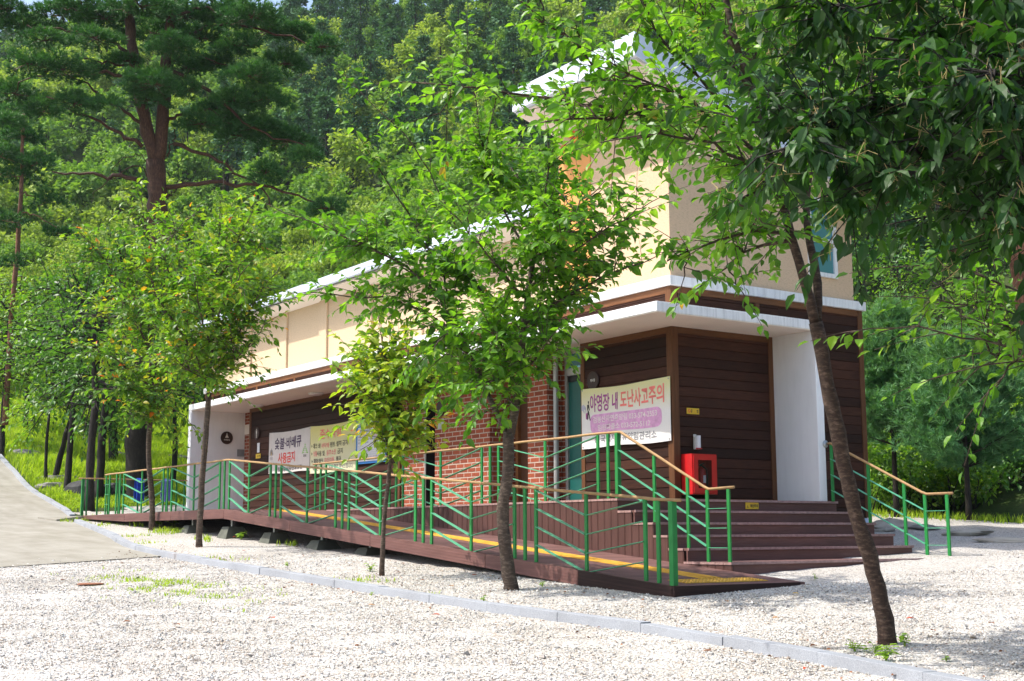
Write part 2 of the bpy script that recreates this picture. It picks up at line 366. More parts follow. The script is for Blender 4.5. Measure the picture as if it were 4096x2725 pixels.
# ------------------------------------------------------------------ ground
def axis(segs):
    r = []
    for a, b, s_ in segs: r += list(np.arange(a, b, s_))
    return np.array(r+[segs[-1][1]])
xs = axis([(-420, -60, 6), (-60, -40, 1), (-40, 28, .5), (28, 60, 4), (60, 400, 40)]); ys = axis([(-300, -40, 26), (-40, -20, 2), (-20, 16, .5), (16, 60, 2), (60, 400, 6)])
def sheet(xs, ys, keep=None, dz=0., rough_=0., hue=.5):
    X, Y = np.meshgrid(xs, ys); Z = ground(X, Y)+dz
    if rough_: Z = Z + rng.normal(size=Z.shape)*rough_
    nx = len(xs); i, j = np.meshgrid(np.arange(nx-1), np.arange(len(ys)-1)); a = (j*nx+i).ravel()
    Q = np.stack([a, a+1, a+1+nx, a+nx], 1)
    if keep is not None:
        cx = (X[:-1, :-1]+X[1:, 1:])/2; cy = (Y[:-1, :-1]+Y[1:, 1:])/2; Q = Q[keep(cx, cy).ravel()]
    return MB().add(np.stack([X.ravel(), Y.ravel(), Z.ravel()], 1), [Q])
struct('ground', sheet(xs, ys, dz=-.02), M['soil'], smooth_=True)
# kerb line (top outer edge), shared by road and yard
KP = np.array([(26, -7.2), (15, -6.3), (9.0, -5.84), (7.8, -5.72), (6.0, -5.69), (4.4, -5.9), (1.9, -6.0), (-1.4, -6.04), (-3.6, -6.03), (-4.7, -6.02), (-5.9, -5.95), (-7.3, -5.75), (-9.2, -5.30), (-12, -4.78), (-14.7, -4.30), (-16.1, -4.05),
               (-17.5, -3.62), (-19.5, -3.28), (-22.3, -2.9), (-25.6, -2.45), (-30, -1.9), (-33.2, -1.6), (-40, -.9), (-60, 1.5)])
def kerb_y(x): return np.interp(-np.asarray(x, float), -KP[:, 0], KP[:, 1])
yx = np.arange(-21, 27.01, .25); yy = np.arange(-24, 10.3, .25)
def in_yard(x, y):
    ky = kerb_y(x)
    a = (x > -5.4) | (y > ky+.05)
    b = (x > -16.5) | ((y < 6) & (x > -19.5+.8*np.sin(y*2)) & (y > ky+.3))
    return a & b & (y < 9.6+.3*np.sin(x))
struct('gravel_yard', sheet(yx, yy, in_yard, .0, .006), M['gravel'], smooth_=True)
# concrete road climbing to the left
mb = MB(); rx = axis([(-60, -34, 1.5), (-34, -4.6, .4)])
V = []; W_ = [0, .02, 1, 2, 3.5, 5, 7]
for x in rx:
    ky = float(kerb_y(x))-.01
    for k in W_:
        yy_ = ky-k; xe = x+(.26*(k/2.4) if x > -5.2 else 0)
        V.append((xe, yy_, gz(xe, yy_)+.014))
n = len(W_); Q = np.array([(i*n+j, i*n+j+1, (i+1)*n+j+1, (i+1)*n+j) for i in range(len(rx)-1) for j in range(n-1)])
mb.add(V, [Q[:, ::-1]])
struct('road', mb, M['road'], smooth_=True)
# kerbs: stones butted with narrow joints
def kerb(x0, x1, step, wid=.14, hgt=.085):
    mb = MB(); d = math.copysign(step, x1-x0); n = int(abs((x1-x0)/step))
    for i in range(n):
        a, b = x0+d*i, x0+d*(i+1)-math.copysign(.004, d)
        A = np.array([a, float(kerb_y(a))-.05]); B = np.array([b, float(kerb_y(b))-.05]); t_ = nrm(B-A); nn = np.array([-t_[1], t_[0]])
        if nn[1] < 0: nn = -nn
        j = rng.normal(size=4)*.006; vs = []
        za, zb = gz(*A)+hgt, gz(*B)+hgt
        for zo in (-.25, 0):
            for P, zz, jj in ((A, za, j[0]), (B, zb, j[0])):
                for off in (0, 1):
                    q = P+nn*(wid*off+j[1]*.5+(.008 if zo == 0 and off == 0 else 0)); vs.append((q[0], q[1], zz+jj*.6+zo))
        mb.hexa([vs[0], vs[1], vs[3], vs[2], vs[4], vs[5], vs[7], vs[6]], rng.random())
    return mb
struct('kerb', kerb(24, -15.9, 1.0), M['granite'], bevel=.004)
struct('kerb', kerb(-17.5, -46, 1.0), M['granite'], bevel=.004)
# loose gravel stones lying on the yard near the camera
N = 150000
dd = 6.5+13.5*rng.random(N)**.75; ll = (rng.random(N)*2-1)*(.41*dd)
X = CAM[0]+FH[0]*dd+RH[0]*ll; Y = CAM[1]+FH[1]*dd+RH[1]*ll
ok = in_yard(X, Y) & ~((Y > -3.86) & (Y < 2.6) & (X < 4.3)) & ~((Y > -2) & (X < 3.1)) & (np.abs(Y-kerb_y(X)-.08) > .11)
X, Y = X[ok], Y[ok]; N = len(X); Z = ground(X, Y)
S = (.0055+.0070*rng.random(N)**2)*(1+.8*(rng.random(N) < .02))
oc = np.array([(1, 0, 0), (0, 1, 0), (-1, 0, 0), (0, -1, 0), (0, 0, 1), (0, 0, -.8), ])
ang = rng.random(N)*6.28; P = oc[None]*np.stack([S*(.8+.8*rng.random(N)), S*(.7+.4*rng.random(N)), S*(.55+.4*rng.random(N))], 1)[:, None]
P = P*(1+.35*rng.normal(size=P.shape)); ca, sa = np.cos(ang)[:, None], np.sin(ang)[:, None]
P = np.stack([P[..., 0]*ca-P[..., 1]*sa, P[..., 0]*sa+P[..., 1]*ca, P[..., 2]+rng.normal(size=(N, 1))*.25*P[..., 0]], -1)
P = P + np.stack([X, Y, Z+.35*S], 1)[:, None]
of = np.array([(0, 1, 4), (1, 2, 4), (2, 3, 4), (3, 0, 4), (1, 0, 5), (2, 1, 5), (3, 2, 5), (0, 3, 5)])
F = (np.arange(N)[:, None, None]*6+of[None]).reshape(-1, 3)
mb = MB().add(P.reshape(-1, 3), [F], np.repeat(rng.random(N), 8))
struct('gravel', mb, M['stones'], 'stuff')

# ------------------------------------------------------------------ building
H = 2.6; CT = 2.748; HB = 3.212; BT = 3.36; OX = .909; OY = 1.068; LY = 2.076; TF = .155; WD = 4.184; LX = 16.607; LB = 18.37
B = thing('rest_house', 'low brick and dark wood building with cream upper walls and white canopy', 'building', (0, 0, -.9))
def siding(mb, ax, a0, a1, z0, z1, off, sgn, pitch=.15):
    """lap boards on the plane (ax=0: wall along x at y=off ; ax=1: wall along y at x=off); sgn = outward direction"""
    z = z0
    while z < z1-.02:
        zt = min(z+pitch, z1); h = rng.random()
        prof = [(0, z+.001), (sgn*.010, z+.002), (sgn*.022, z+.014), (sgn*.022, zt-.001), (0, zt-.001)]
        V = []
        for e in (a0, a1):
            for (o, zz) in prof: V.append((e, off+o, zz) if ax == 0 else (off+o, e, zz))
        n = 5; F = [tuple(range(n)), tuple(range(2*n-1, n-1, -1))]+[(i, n+i, n+(i+1) % n, (i+1) % n) for i in range(n)]
        mb.add(V, F, h); z = zt
    return mb
# wall core (behind the claddings)
mb = MB(); e = .012
mb.box((-2.2, e, -.9), (-e, WD-e, HB)); mb.box((-3.17, 1.2, -.9), (-2.2, WD-e, HB)); mb.box((-6.78, .75, -.9), (-3.17, WD-e, HB)); mb.box((-7.12, 1.6, -.9), (-6.78, WD-e, HB)); mb.box((-15.44, e, -.9), (-7.12-.001, WD-e, HB)); mb.box((-LB, .42, -.9), (-15.44, WD-e, HB))
mb.box((-7.12, .02, H+.01), (-2.2, 1.7, HB)); mb.build('wall_core', M['dark_void'], B)
siding(MB(), 0, -2.10, -.09, 0.05, H-.10, 0, -1).build('wood_wall', M['siding'], B)
siding(MB(), 0, -15.35, -8.18, 0.05, H-.10, 0, -1).build('wood_wall', M['siding'], B)
siding(MB(), 1, .10, LY, 0.05, H-.10, 0, 1).build('wood_wall', M['siding'], B)
mb = siding(MB(), 1, LY+TF, WD-.09, -.22, HB-.10, 0, 1); siding(mb, 1, .09, LY+TF, CT+.01, HB-.10, 0, 1); mb.build('wood_wall', M['siding'], B)
siding(MB(), 0, -LB, -.09, CT+.01, HB-.11, 0, -1).build('wood_wall', M['siding'], B)
def trimv(x0, x1, y0, y1, z0, z1, nm='trim', mt='trim'): MB().box((x0, y0, z0), (x1, y1, z1), rng.random()).build(nm, M[mt], B, bevel=.006)
trimv(-.09, .036, -.036, .09, 0, H, 'corner_post'); trimv(-2.2, -2.105, -.036, .20, 0, H); trimv(-8.18, -8.06, -.036, .05, 0, H); trimv(-15.44, -15.345, -.036, .40, 0, H)
trimv(.002, .036, LY-.10, LY-.002, 0, H); trimv(-2.10, -.092, -.034, .0, H-.10, H, 'top_rail', 'trim_horizontal'); trimv(-15.34, -8.18, -.034, 0, H-.10, H, 'top_rail', 'trim_horizontal'); trimv(.0, .034, .092, LY-.102, H-.10, H, 'top_rail', 'trim_horizontal')
trimv(-15.34, -8.18, -.033, 0, 0, .05, 'base_rail', 'trim_horizontal'); trimv(-2.10, -.092, -.033, 0, 0, .05, 'base_rail', 'trim_horizontal'); trimv(0, .033, .092, LY-.102, 0, .05, 'base_rail', 'trim_horizontal')
trimv(-LB, -.092, -.036, 0, HB-.11, HB-.002, 'top_rail', 'trim_horizontal'); trimv(0, .036, .092, WD-.092, HB-.10, HB-.002, 'top_rail', 'trim_horizontal')
trimv(-.09, .038, -.038, .09, CT+.002, HB-.002, 'corner_post'); trimv(0, .038, 1.72, 1.81, CT+.002, HB-.102); trimv(-.09, .038, WD-.09, WD+.02, -.22, HB-.002, 'corner_post')
for k in range(8): trimv(-4.6-k*2.1, -4.51-k*2.1, -.036, 0, CT+.002, HB-.112)
MB().box((-.06, LY+TF+.002, -.98), (.012, WD-.01, -.226)).build('plinth', M['plinth_blue'], B)
# brick
mb = MB(); mb.box((-3.735, 0, 0), (-3.17, .9, H)); mb.box((-6.783, 0, 0), (-4.909, .9, H)); mb.box((-8.055, .001, 0), (-7.17, .6, H)); mb.box((-3.17, .32, 0), (-3.02, .9, H)); mb.build('brick_wall', M['brick'], B)
mb = MB(); mb.box((-16.6, .35, 0), (-15.445, .41, 2.05)); mb.box((-16.6, .35, 2.3), (-15.445, .41, H)); mb.build('brick_wall', M['brick'], B)
MB().box((-16.6, .34, 2.052), (-15.445, .41, 2.298)).build('lintel', M['soffit_cream'], B)
MB().box((-4.905, .30, 2.12), (-3.74, .42, H)).build('lintel', M['door_trim'], B)
# upper walls
TW = -2.78
mb = MB(); mb.box((-LB+.1, .0, BT), (TW-.002, WD-.13, 4.9)); mb.build('upper_wall', M['stucco_cream'], B)
mb = MB()
mb.prism([(.0, BT), (WD-.13, BT), (WD-.13, 5.16), (.0, 6.30)], 0, TW, .0); mb.build('tower_wall', M['stucco_tan'], B)
for k in range(7):
    x = -17.7+2.06*k; MB().box((x-.18, -.05, BT), (x+.18, -.001, 4.72)).build('pilaster', M['stucco_cream'], B, bevel=.01)
MB().box((-2.75, -.016, BT+.002), (-1.9, -.002, 6.0)).build('orange_panel', M['orange_panel'], B)
mb = MB()
for (x, z, a, L) in [(-2.45, 6.02, .3, .42), (-2.6, 6.2, -.1, .4), (-2.2, 6.18, .8, .45), (-2.5, 6.42, .5, .38), (-2.25, 6.3, .15, .35), (-2.72, 6.05, -.5, .3)]:
    u_ = np.array([math.cos(a), 0, math.sin(a)]); v_ = np.array([-math.sin(a), 0, math.cos(a)]); c = np.array([x, -.02, z])
    mb.add([c, c+u_*L*.45+v_*.07, c+u_*L, c+u_*L*.45-v_*.07, c+[0, .016, 0], c+u_*L*.45+v_*.07+[0, .016, 0], c+u_*L+[0, .016, 0], c+u_*L*.45-v_*.07+[0, .016, 0]], [(3, 2, 1, 0), (0, 1, 5, 4), (1, 2, 6, 5), (2, 3, 7, 6), (3, 0, 4, 7)])
mb.build('leaf_emblem', M['orange_deep'], B)
# white band between storeys, canopy, fins
b = .079
mb = MB(); mb.box((-LB, -b, HB), (b, .06, BT)); mb.box((-.06, .06, HB), (b, WD+b, BT)); mb.build('band', M['white_paint'], B, bevel=.008)
mb = MB(); mb.box((-LX-.173, -OY, H+.004), (OX, -.001, CT)); mb.box((.001, -.001, H+.004), (OX, LY+TF, CT)); mb.build('canopy', M['white_paint'], B, bevel=.01)
mb = MB(); mb.box((-LX, -OY+.012, H-.006), (OX-.012, -.002, H+.003)); mb.box((.002, -.002, H-.006), (OX-.012, LY-.001, H+.003)); mb.box((-LX, -.002, H-.006), (-15.44, .40, H+.003)); mb.box((-7.17, -.002, H-.006), (-2.2, .75, H+.003)); mb.build('soffit', M['soffit_cream'], B)
MB().box((.003, LY, -1.0), (OX, LY+TF, H+.003)).build('side_fin', M['white_render'], B, bevel=.01)
MB().box((-LX-.173, -OY, -.6), (-LX, .5, H+.003)).build('side_fin', M['white_render'], B, bevel=.01)
# roofs (mono-pitch, high at the front)
mb = MB(); mb.prism([(-.5, 4.83), (-.5, 5.03), (WD+.3, 4.33), (WD+.3, 4.13)], 0, -LB-.35, TW-.003); mb.build('roof', M['roof_metal'], B)
mb = MB(); mb.box((-LB-.36, -.53, 4.80), (TW-.003, -.503, 4.835)); mb.build('gutter_lip', M['roof_edge'], B)
mb = MB(); mb.prism([(-.46, 4.80), (-.0, 4.735), (-.0, 4.70), (-.46, 4.77)], 0, -LB-.3, TW-.004); mb.build('soffit', M['soffit_cream'], B)
tr = MB(); tr.prism([(-.87, 6.55), (-.87, 6.92), (4.40, 5.46), (4.40, 4.97)], 0, TW-.12, .30); tr.build('roof', M['roof_metal'], B)
mb = MB(); mb.prism([(-.80, 6.50), (-.80, 6.525), (4.32, 4.985), (4.32, 4.955)], 0, TW-.1, .26); mb.build('soffit', M['soffit_cream'], B)
# tower window (right side)
Wd = MB(); y0, y1, z0, z1 = 2.98, 3.64, 3.70, 5.02
for a, bb in (((0.002, y0, z0), (.05, y0+.07, z1)), ((0.002, y1-.07, z0), (.05, y1, z1)), ((0.002, y0+.07, z0), (.05, y1-.07, z0+.07)), ((0.002, y0+.07, z1-.07), (.05, y1-.07, z1)), ((0.002, y0+.07, 4.27), (.045, y1-.07, 4.345))): Wd.box(a, bb)
Wf = Wd.build('window', M['white_paint'], B)
t = NT('window_glass'); t.col((.10, .30, .36)); t.rough(.04, .9); t.b.inputs['Metallic'].default_value = .35; M['window_glass'] = t.m
mb = MB(); mb.box((.004, y0+.072, z0+.072), (.018, y1-.072, 4.268)); mb.box((.004, y0+.072, 4.347), (.018, y1-.072, z1-.072)); mb.build('pane', M['window_glass'], Wf)
# kitchen door: aluminium frame, transom, teal leaf
yk = .26
mb = MB(); mb.box((-3.018, yk, 0), (-2.95, yk+.08, H-.01)); mb.box((-2.28, yk, 0), (-2.202, yk+.08, H-.01)); mb.box((-2.948, yk-.01, 2.16), (-2.282, yk+.08, 2.28)); mb.box((-2.948, yk, 2.53), (-2.282, yk+.08, H-.01)); mb.box((-2.948, yk, .0), (-2.282, yk+.08, .05))
fr = mb.build('door_frame', M['aluminium'], B); MB().box((-2.946, yk+.03, 2.282), (-2.284, yk+.045, 2.528)).build('transom_pane', M['window_glass'], fr)
MB().box((-2.45, yk+.02, 2.44), (-2.36, yk+.028, 2.465)).build('sticker', M['ink_white'], fr)
dr = MB().box((-2.945, yk+.03, .06), (-2.285, yk+.065, 2.05)).build('door', M['teal_door'], B)
MB().box((-2.945, yk+.02, 2.055), (-2.285, yk+.075, 2.155)).build('closer_rail', M['black_plastic'], dr)
MB().box((-2.48, yk+.018, .95), (-2.30, yk+.029, 1.85)).build('pane', M['dark_glass'], dr)
MB().tube([(-2.55, yk+.0, .95), (-2.55, yk+.0, 1.15)], .014, 8).build('handle', M['steel'], dr)
MB().tube([(-3.085, .12, 0), (-3.085, .12, H-.01)], .045, 12).build('downpipe', M['aluminium'], B)
# brown door between the brick piers
dr = MB().box((-4.66, .50, .03), (-3.80, .55, 2.10)).build('door', M['door_wood'], B)
mb = MB(); mb.box((-4.74, .44, 0), (-4.665, .56, 2.118)); mb.box((-3.795, .44, 0), (-3.74, .56, 2.118)); mb.build('door_frame', M['door_trim'], B)
MB().lathe((-3.92, .49, 1.0), [(.012, 0), (.012, -.03), (.032, -.035), (.034, -.055), (.02, -.07)], 16, ax=1).build('handle', M['steel'], dr)
MB().box((-4.905, .55, 0), (-4.742, .6, 2.118)).build('door_side_panel', M['door_trim'], B)
mb = MB(); mb.box((-7.165, -.005, 0), (-7.125, .3, H-.01)); mb.build('door_frame', M['aluminium'], B)
MB().tube([(-15.62, .25, 0), (-15.62, .25, 1.3)], .05, 12).build('downpipe', M['soffit_cream'], B)
mb = MB(); mb.box((-3.60, -.012, 1.40), (-3.45, -.001, 1.60)); 

# ------------------------------------------------------------------ deck, ramp, stairs
D = thing('wooden_deck', 'brown composite deck with long ramp and wide steps in front of the building', 'deck', (0, -2, -1.05))
DY = 1.867; RO = 3.80; XL = -7.66; XE = 4.25
def rampz(x): return np.where(np.asarray(x) < XL, 0., -(np.asarray(x)-XL)*(1.0/(4.19-XL)) - .004)
def rz(x): return float(rampz(x))
XS = [.972, 1.328, 1.676, 2.016, 2.337, 3.059]; HR = .162; YR = 2.372
mb = MB()
y = -DY+.02
while y < .36:
    y2 = min(y+.14, .36); mb.box((-16.6, y, -.03), (.0 if y > -.0 else XS[0]-.02, y2-.006, 0.0), rng.random()); y = y2
y = 0.003
while y < YR: y2 = min(y+.14, YR); mb.box((0.04, y, -.03), (XS[0]-.02, y2-.006, 0.0), rng.random()); y = y2
y = -RO
while y < -DY-.001: y2 = min(y+.1375, -DY+.019); mb.box((-16.75, y, -.03), (XL, y2-.005, 0.0), rng.random()); y = y2
mb.build('deck_floor', M['deck_board'], D)
mb = MB(); x = XL
while x < XE-.01:
    x2 = min(x+.14, XE); a, b2 = rz(x), rz(x2-.006); y1_ = -RO; y2_ = -DY-.004
    mb.hexa([(x, y1_, a-.03), (x2-.006, y1_, b2-.03), (x2-.006, y2_, b2-.03), (x, y2_, a-.03), (x, y1_, a), (x2-.006, y1_, b2), (x2-.006, y2_, b2), (x, y2_, a)], rng.random()); x = x2
mb.build('ramp_floor', M['deck_board'], D)
# ramp end cap + fascias
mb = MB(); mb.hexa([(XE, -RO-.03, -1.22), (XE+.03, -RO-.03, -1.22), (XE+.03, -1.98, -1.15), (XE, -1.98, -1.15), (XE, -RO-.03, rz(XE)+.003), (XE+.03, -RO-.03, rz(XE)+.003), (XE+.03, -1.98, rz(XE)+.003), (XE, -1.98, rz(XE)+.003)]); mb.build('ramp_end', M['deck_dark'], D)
cuts = [-16.0, -13.0, -10.3, XL, -4.94, -2.25, .75, 2.65, XE]
for i in range(len(cuts)-1):
    a, b2 = cuts[i]+.004, cuts[i+1]-.004; yo = -RO-.03; th = .17; za, zb = rz(a)+.002, rz(b2)+.002
    if a < -15.9: ta = .06
    else: ta = th
    mb = MB(); mb.hexa([(a, yo, za-ta), (b2, yo, zb-th), (b2, -RO-.002, zb-th), (a, -RO-.002, za-ta), (a, yo, za), (b2, yo, zb), (b2, -RO-.002, zb), (a, -RO-.002, za)], rng.random())
    for zf in (.2, .42, .64, .84):
        mb.hexa([(a+.01, yo-.003, za-ta*zf-.02), (b2-.01, yo-.003, zb-th*zf-.02), (b2-.01, yo, zb-th*zf-.02), (a+.01, yo, za-ta*zf-.02), (a+.01, yo-.003, za-ta*zf), (b2-.01, yo-.003, zb-th*zf), (b2-.01, yo, zb-th*zf), (a+.01, yo, za-ta*zf)], rng.random())
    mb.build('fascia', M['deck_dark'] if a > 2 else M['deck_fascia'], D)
MB().box((-16.78, -RO, -.16), (-16.752, -1.1, .0)).build('fascia', M['deck_fascia'], D)
MB().hexa([(-17.45, -RO-.62, gz(-17.45, -4.4)-.05), (-15.9, -RO-.62, gz(-15.9, -4.4)-.05), (-15.9, -RO-.03, -.2), (-17.45, -RO-.03, -.2), (-17.45, -RO-.62, gz(-17.45, -4.4)+.04), (-15.9, -RO-.62, gz(-15.9, -4.4)+.05), (-15.9, -RO-.03, -.004), (-17.45, -RO-.03, -.004)]).build('entry_apron', M['road'], D)
# skirting of upright boards below the deck edge, stepping down the stair side
mb = MB(); x = -7.55; k = 0
ends = MB()
while x < XS[5]-.02:
    x2 = x+.142
    top = 0.
    for q in range(5):
        if (x+x2)/2 > XS[q]-.03: top = -HR*(q+1)
    top -= .03
    bot = min(rz(x), rz(x2))-.02 if x < XE else -1.2
    h = rng.random()
    if top-bot > .02: mb.box((x, -DY, bot), (x2-.006, -DY+.024, top), h)
    if top-bot > .02: mb.box((x+.010, -DY-.003, bot), (x2-.018, -DY-.0005, top), h*.8)
    ends.box((x, -DY-.012, top+.001), (x2-.006, -DY+.03, top+.029), rng.random())
    x = x2
mb.build('skirting', M['skirt_board'], D); ends.build('edge_boards', M['board_end'], D)
MB().box((-7.6, -DY+.035, -1.1), (XS[0]-.06, -DY+.05, -.04)).build('skirt_backing', M['dark_void'], D)
# treads and risers
for i in range(6):
    z = -HR*i; x0 = (XS[i-1]-.02 if i else .62); st = thing
    mb = MB(); yl, yr_ = -DY, YR if i != 5 else YR+.02
    if i:
        ys_ = [yl, -.35, 1.15, yr_]
        for q in range(3):
            xm = (x0+XS[i])/2 if i < 5 else None
            cutsx = [x0, xm, XS[i]] if i < 5 else list(np.linspace(x0, XS[i], 6))
            for c_ in range(len(cutsx)-1): mb.box((cutsx[c_]+.002, ys_[q]+.002, z-.03), (cutsx[c_+1]-.002, ys_[q+1]-.002, z), rng.random())
    stp = mb.build('step', M['deck_board'], D) if i else None
    par = stp if stp else D
    zb = z-HR+.001 if i < 5 else -1.25
    mb = MB(); mb.box((XS[i]-.045, yl, zb), (XS[i]-.022, yr_, z-.031), rng.random()); mb.build('riser', M['deck_fascia'] if i else M['deck_fascia'], par)
    MB().box((XS[i]-.02, yl-.002, z-.028), (XS[i]+.004, yr_+.012, z+.004)).build('nosing', M['board_end'], par)
mb = MB(); 
for i in range(5): mb.box((XS[i]-.05 if i else 0.95, YR-.03, -1.05), (XS[i+1]-.05, YR-.004, -HR*(i+1)-.032))
mb.build('stair_side', M['deck_fascia'], D)
# tactile guide strip
mb = MB(); x = -7.5
while x < 3.72:
    x2 = min(x+.30, 3.72); a, b2 = rz(x)+.001, rz(x2-.004)+.001
    def patch(y0_, y1_, h0, h1):
        mb.hexa([(x, y0_, a+h0), (x2-.004, y0_, b2+h0), (x2-.004, y1_, b2+h0), (x, y1_, a+h0), (x, y0_, a+h1), (x2-.004, y0_, b2+h1), (x2-.004, y1_, b2+h1), (x, y1_, a+h1)], rng.random())
    patch(-2.93, -2.63, .001, .007)
    for q in range(4): patch(-2.90+q*.073, -2.865+q*.073, .0068, .012)
    x = x2
mb.box((-7.95, -2.93, .002), (-7.5, -2.63, .01)); mb.build('tactile_strip', M['tactile'], D)
mb = MB()
for q in range(4):
    y0_ = -3.46+q*.301
    a, b2 = rz(3.76)+.001, rz(4.06)+.001; mb.hexa([(3.76, y0_, a), (4.06, y0_, b2), (4.06, y0_+.298, b2), (3.76, y0_+.298, a), (3.76, y0_, a+.007), (4.06, y0_, b2+.007), (4.06, y0_+.298, b2+.007), (3.76, y0_+.298, a+.007)], rng.random())
    for i in range(6):
        for j in range(6):
            cx, cy = 3.785+i*.05, y0_+.025+j*.05; mb.lathe((cx, cy, rz(cx)+.007), [(.017, 0), (.012, .006)], 8)
mb.build('tactile_pad', M['tactile'], D)
# footings under the deck
for (x, y_) in [(-15, -3.6), (-12.4, -3.6), (-9.8, -3.55), (-7.9, -3.55), (-6.2, -3.5), (-4.4, -3.5), (-2.9, -3.45), (-1.2, -3.45), (-13, -1.9), (-9, -1.9), (-5, -1.9)]:
    g = gz(x, y_); top = rz(x)-.19
    if top-g < .12: continue
    h = min(.32, (top-g)*.62); a, c_ = .24, .14
    mb = MB(); mb.hexa([(x-a, y_-a, g-.05), (x+a, y_-a, g-.05), (x+a, y_+a, g-.05), (x-a, y_+a, g-.05), (x-c_, y_-c_, g+h), (x+c_, y_-c_, g+h), (x+c_, y_+c_, g+h), (x-c_, y_+c_, g+h)])
    ft = mb.build('footing', M['concrete_foot'], D)
    MB().box((x-.03, y_-.03, g+h), (x+.03, y_+.03, top+.16)).build('post', M['steel'], ft)
mb = MB()
for y_ in (-3.55, -2.85, -2.1): mb.hexa([(-16.5, y_, -.13), (XL, y_, -.13), (XL, y_+.06, -.13), (-16.5, y_+.06, -.13), (-16.5, y_, -.035), (XL, y_, -.035), (XL, y_+.06, -.035), (-16.5, y_+.06, -.035)]); mb.hexa([(XL, y_, -.13), (3.3, y_, rz(3.3)-.10), (3.3, y_+.06, rz(3.3)-.10), (XL, y_+.06, -.13), (XL, y_, -.035), (3.3, y_, rz(3.3)-.035), (3.3, y_+.06, rz(3.3)-.035), (XL, y_+.06, -.035)])
mb.build('joist', M['deck_dark'], D)

# ------------------------------------------------------------------ railings
HRL = .876
def post(par, x, y, zb, zt, w_=.024, d_=.012, ax=0):
    lo = (x-w_, y-d_, zb) if ax == 0 else (x-d_, y-w_, zb); hi = (x+w_, y+d_, zt) if ax == 0 else (x+d_, y+w_, zt)
    MB().box(lo, hi).build('post', M['green_paint'], par, bevel=.003)
def bars(par, A, Bp, n=4, first=.03, gap=.215, drop=None):
    pass
def hrail(par, pts, r=.018):
    pts = np.array(pts, float); P = []
    for i in range(len(pts)-1):
        seg = np.linspace(0, 1, max(2, int(np.linalg.norm(pts[i+1]-pts[i])/.35)))[:-1]
        P += [pts[i]+(pts[i+1]-pts[i])*s_ for s_ in seg]
    P.append(pts[-1]); P = np.array(P); P[1:-1, 2] += rng.normal(size=len(P)-2)*.0022
    MB().tube(P, r, 10).build('handrail', M['handrail_wood'], par, smooth_=True)
def chev(par, xa, xm, xb, y, zf, top=HRL-.03, levels=4, w_=.027):
    """bars falling from the posts at xa and xb to the middle post xm"""
    for (p, q) in ((xa, xm), (xb, xm)):
        for k in range(levels):
            za = zf(p)+top-.215*k; zm = zf(q)+top-.225-.213*k
            if q > p: a, c_ = (p+.02, y, za), (q-.02, y, zm)
            else: a, c_ = (p-.02, y, za), (q+.02, y, zm)
            MB().bar(a, c_, (0, w_, 0), (0, 0, .004)).build('bar', M['green_paint_mint'], par)
FR = thing('ramp_railing', 'long green chevron railing with tan handrail along the outer edge of the ramp', 'railing', (-5, -3.75, -.6))
yf = -3.755
trip = [[-13.84, -13.6, -13.36], [-10.96, -10.73, -10.49], [-8.07, -7.86, -7.63], [-5.88, -5.67, -5.46], [-3.49, -3.27, -3.06], [-1.10, -.89, -.67], [1.29, 1.51, 1.74], [3.75, 3.96, 4.19]]
mid = [-12.22, -9.32, -6.76, -4.48, -2.09, .31, 2.72]
for i, tr_ in enumerate(trip):
    for j, x in enumerate(tr_):
        big = i == 7 and j == 2
        post(FR, x, yf, rz(x), rz(x)+HRL-.01, .033 if big else .026, .033 if big else .012)
for x in mid: post(FR, x, yf, rz(x), rz(x)+HRL-.01)
for x in (-14.55, -14.30): post(FR, x, yf, 0, HRL-.01)
for k in range(3): MB().bar((-14.53, yf, .22+.22*k), (-14.32, yf, .22+.22*k), (0, .025, 0), (0, 0, .004)).build('bar', M['green_paint_mint'], FR)
for i, xm in enumerate(mid): chev(FR, trip[i][2], xm, trip[i+1][0], yf, rz)
hrail(FR, [(-14.62, yf, HRL), (-7.75, yf, HRL), (-7.55, yf, rz(-7.55)+HRL), (3.9, yf, rz(3.9)+HRL), (4.32, yf, rz(4.32)+HRL+.012)])
DR = thing('deck_railing', 'green chevron railing on the deck edge running down the left of the steps', 'railing', (-3, -1.85, 0))
yd = -DY+.02; zero = lambda x: 0.
trip = [[-8.08, -7.86, -7.64], [-5.23, -5.0, -4.77], [-2.35, -2.12, -1.89], [.53, .75, .955]]; mid = [-6.42, -3.56, -.69]
for i, tr_ in enumerate(trip):
    for j, x in enumerate(tr_):
        big = i == 3 and j == 2
        post(DR, x, yd, 0, HRL-.01, .03 if big else .025, .03 if big else .012)
for x in mid: post(DR, x, yd, 0, HRL-.01)
for i, xm in enumerate(mid): chev(DR, trip[i][2], xm, trip[i+1][0], yd, zero)
def stair_rail(par, y, x_top, left):
    zs = lambda x: HRL - (x-.98)*(5*HR/(2.68-.98))          # handrail height above z=0 along the flight
    for (x, zb) in ((1.69, -.324), (2.32, -.648), (2.67, -.81), (3.04, -.81)):
        post(par, x, y, zb, min(zs(min(x, 2.68)), HRL)-.01)
    for k in range(3):
        o = .235*(k+1)
        for (a, c_) in ((.985, 1.67), (1.71, 2.30), (2.34, 2.65)):
            MB().bar((a, y, zs(a)-o), (c_, y, zs(c_)-o), (0, .025, 0), (0, 0, .004)).build('bar', M['green_paint_mint'], par)
        MB().bar((2.69, y, zs(2.68)-o), (3.02, y, zs(2.68)-o), (0, .025, 0), (0, 0, .004)).build('bar', M['green_paint_mint'], par)
    return zs
zs = stair_rail(DR, yd, .98, True)
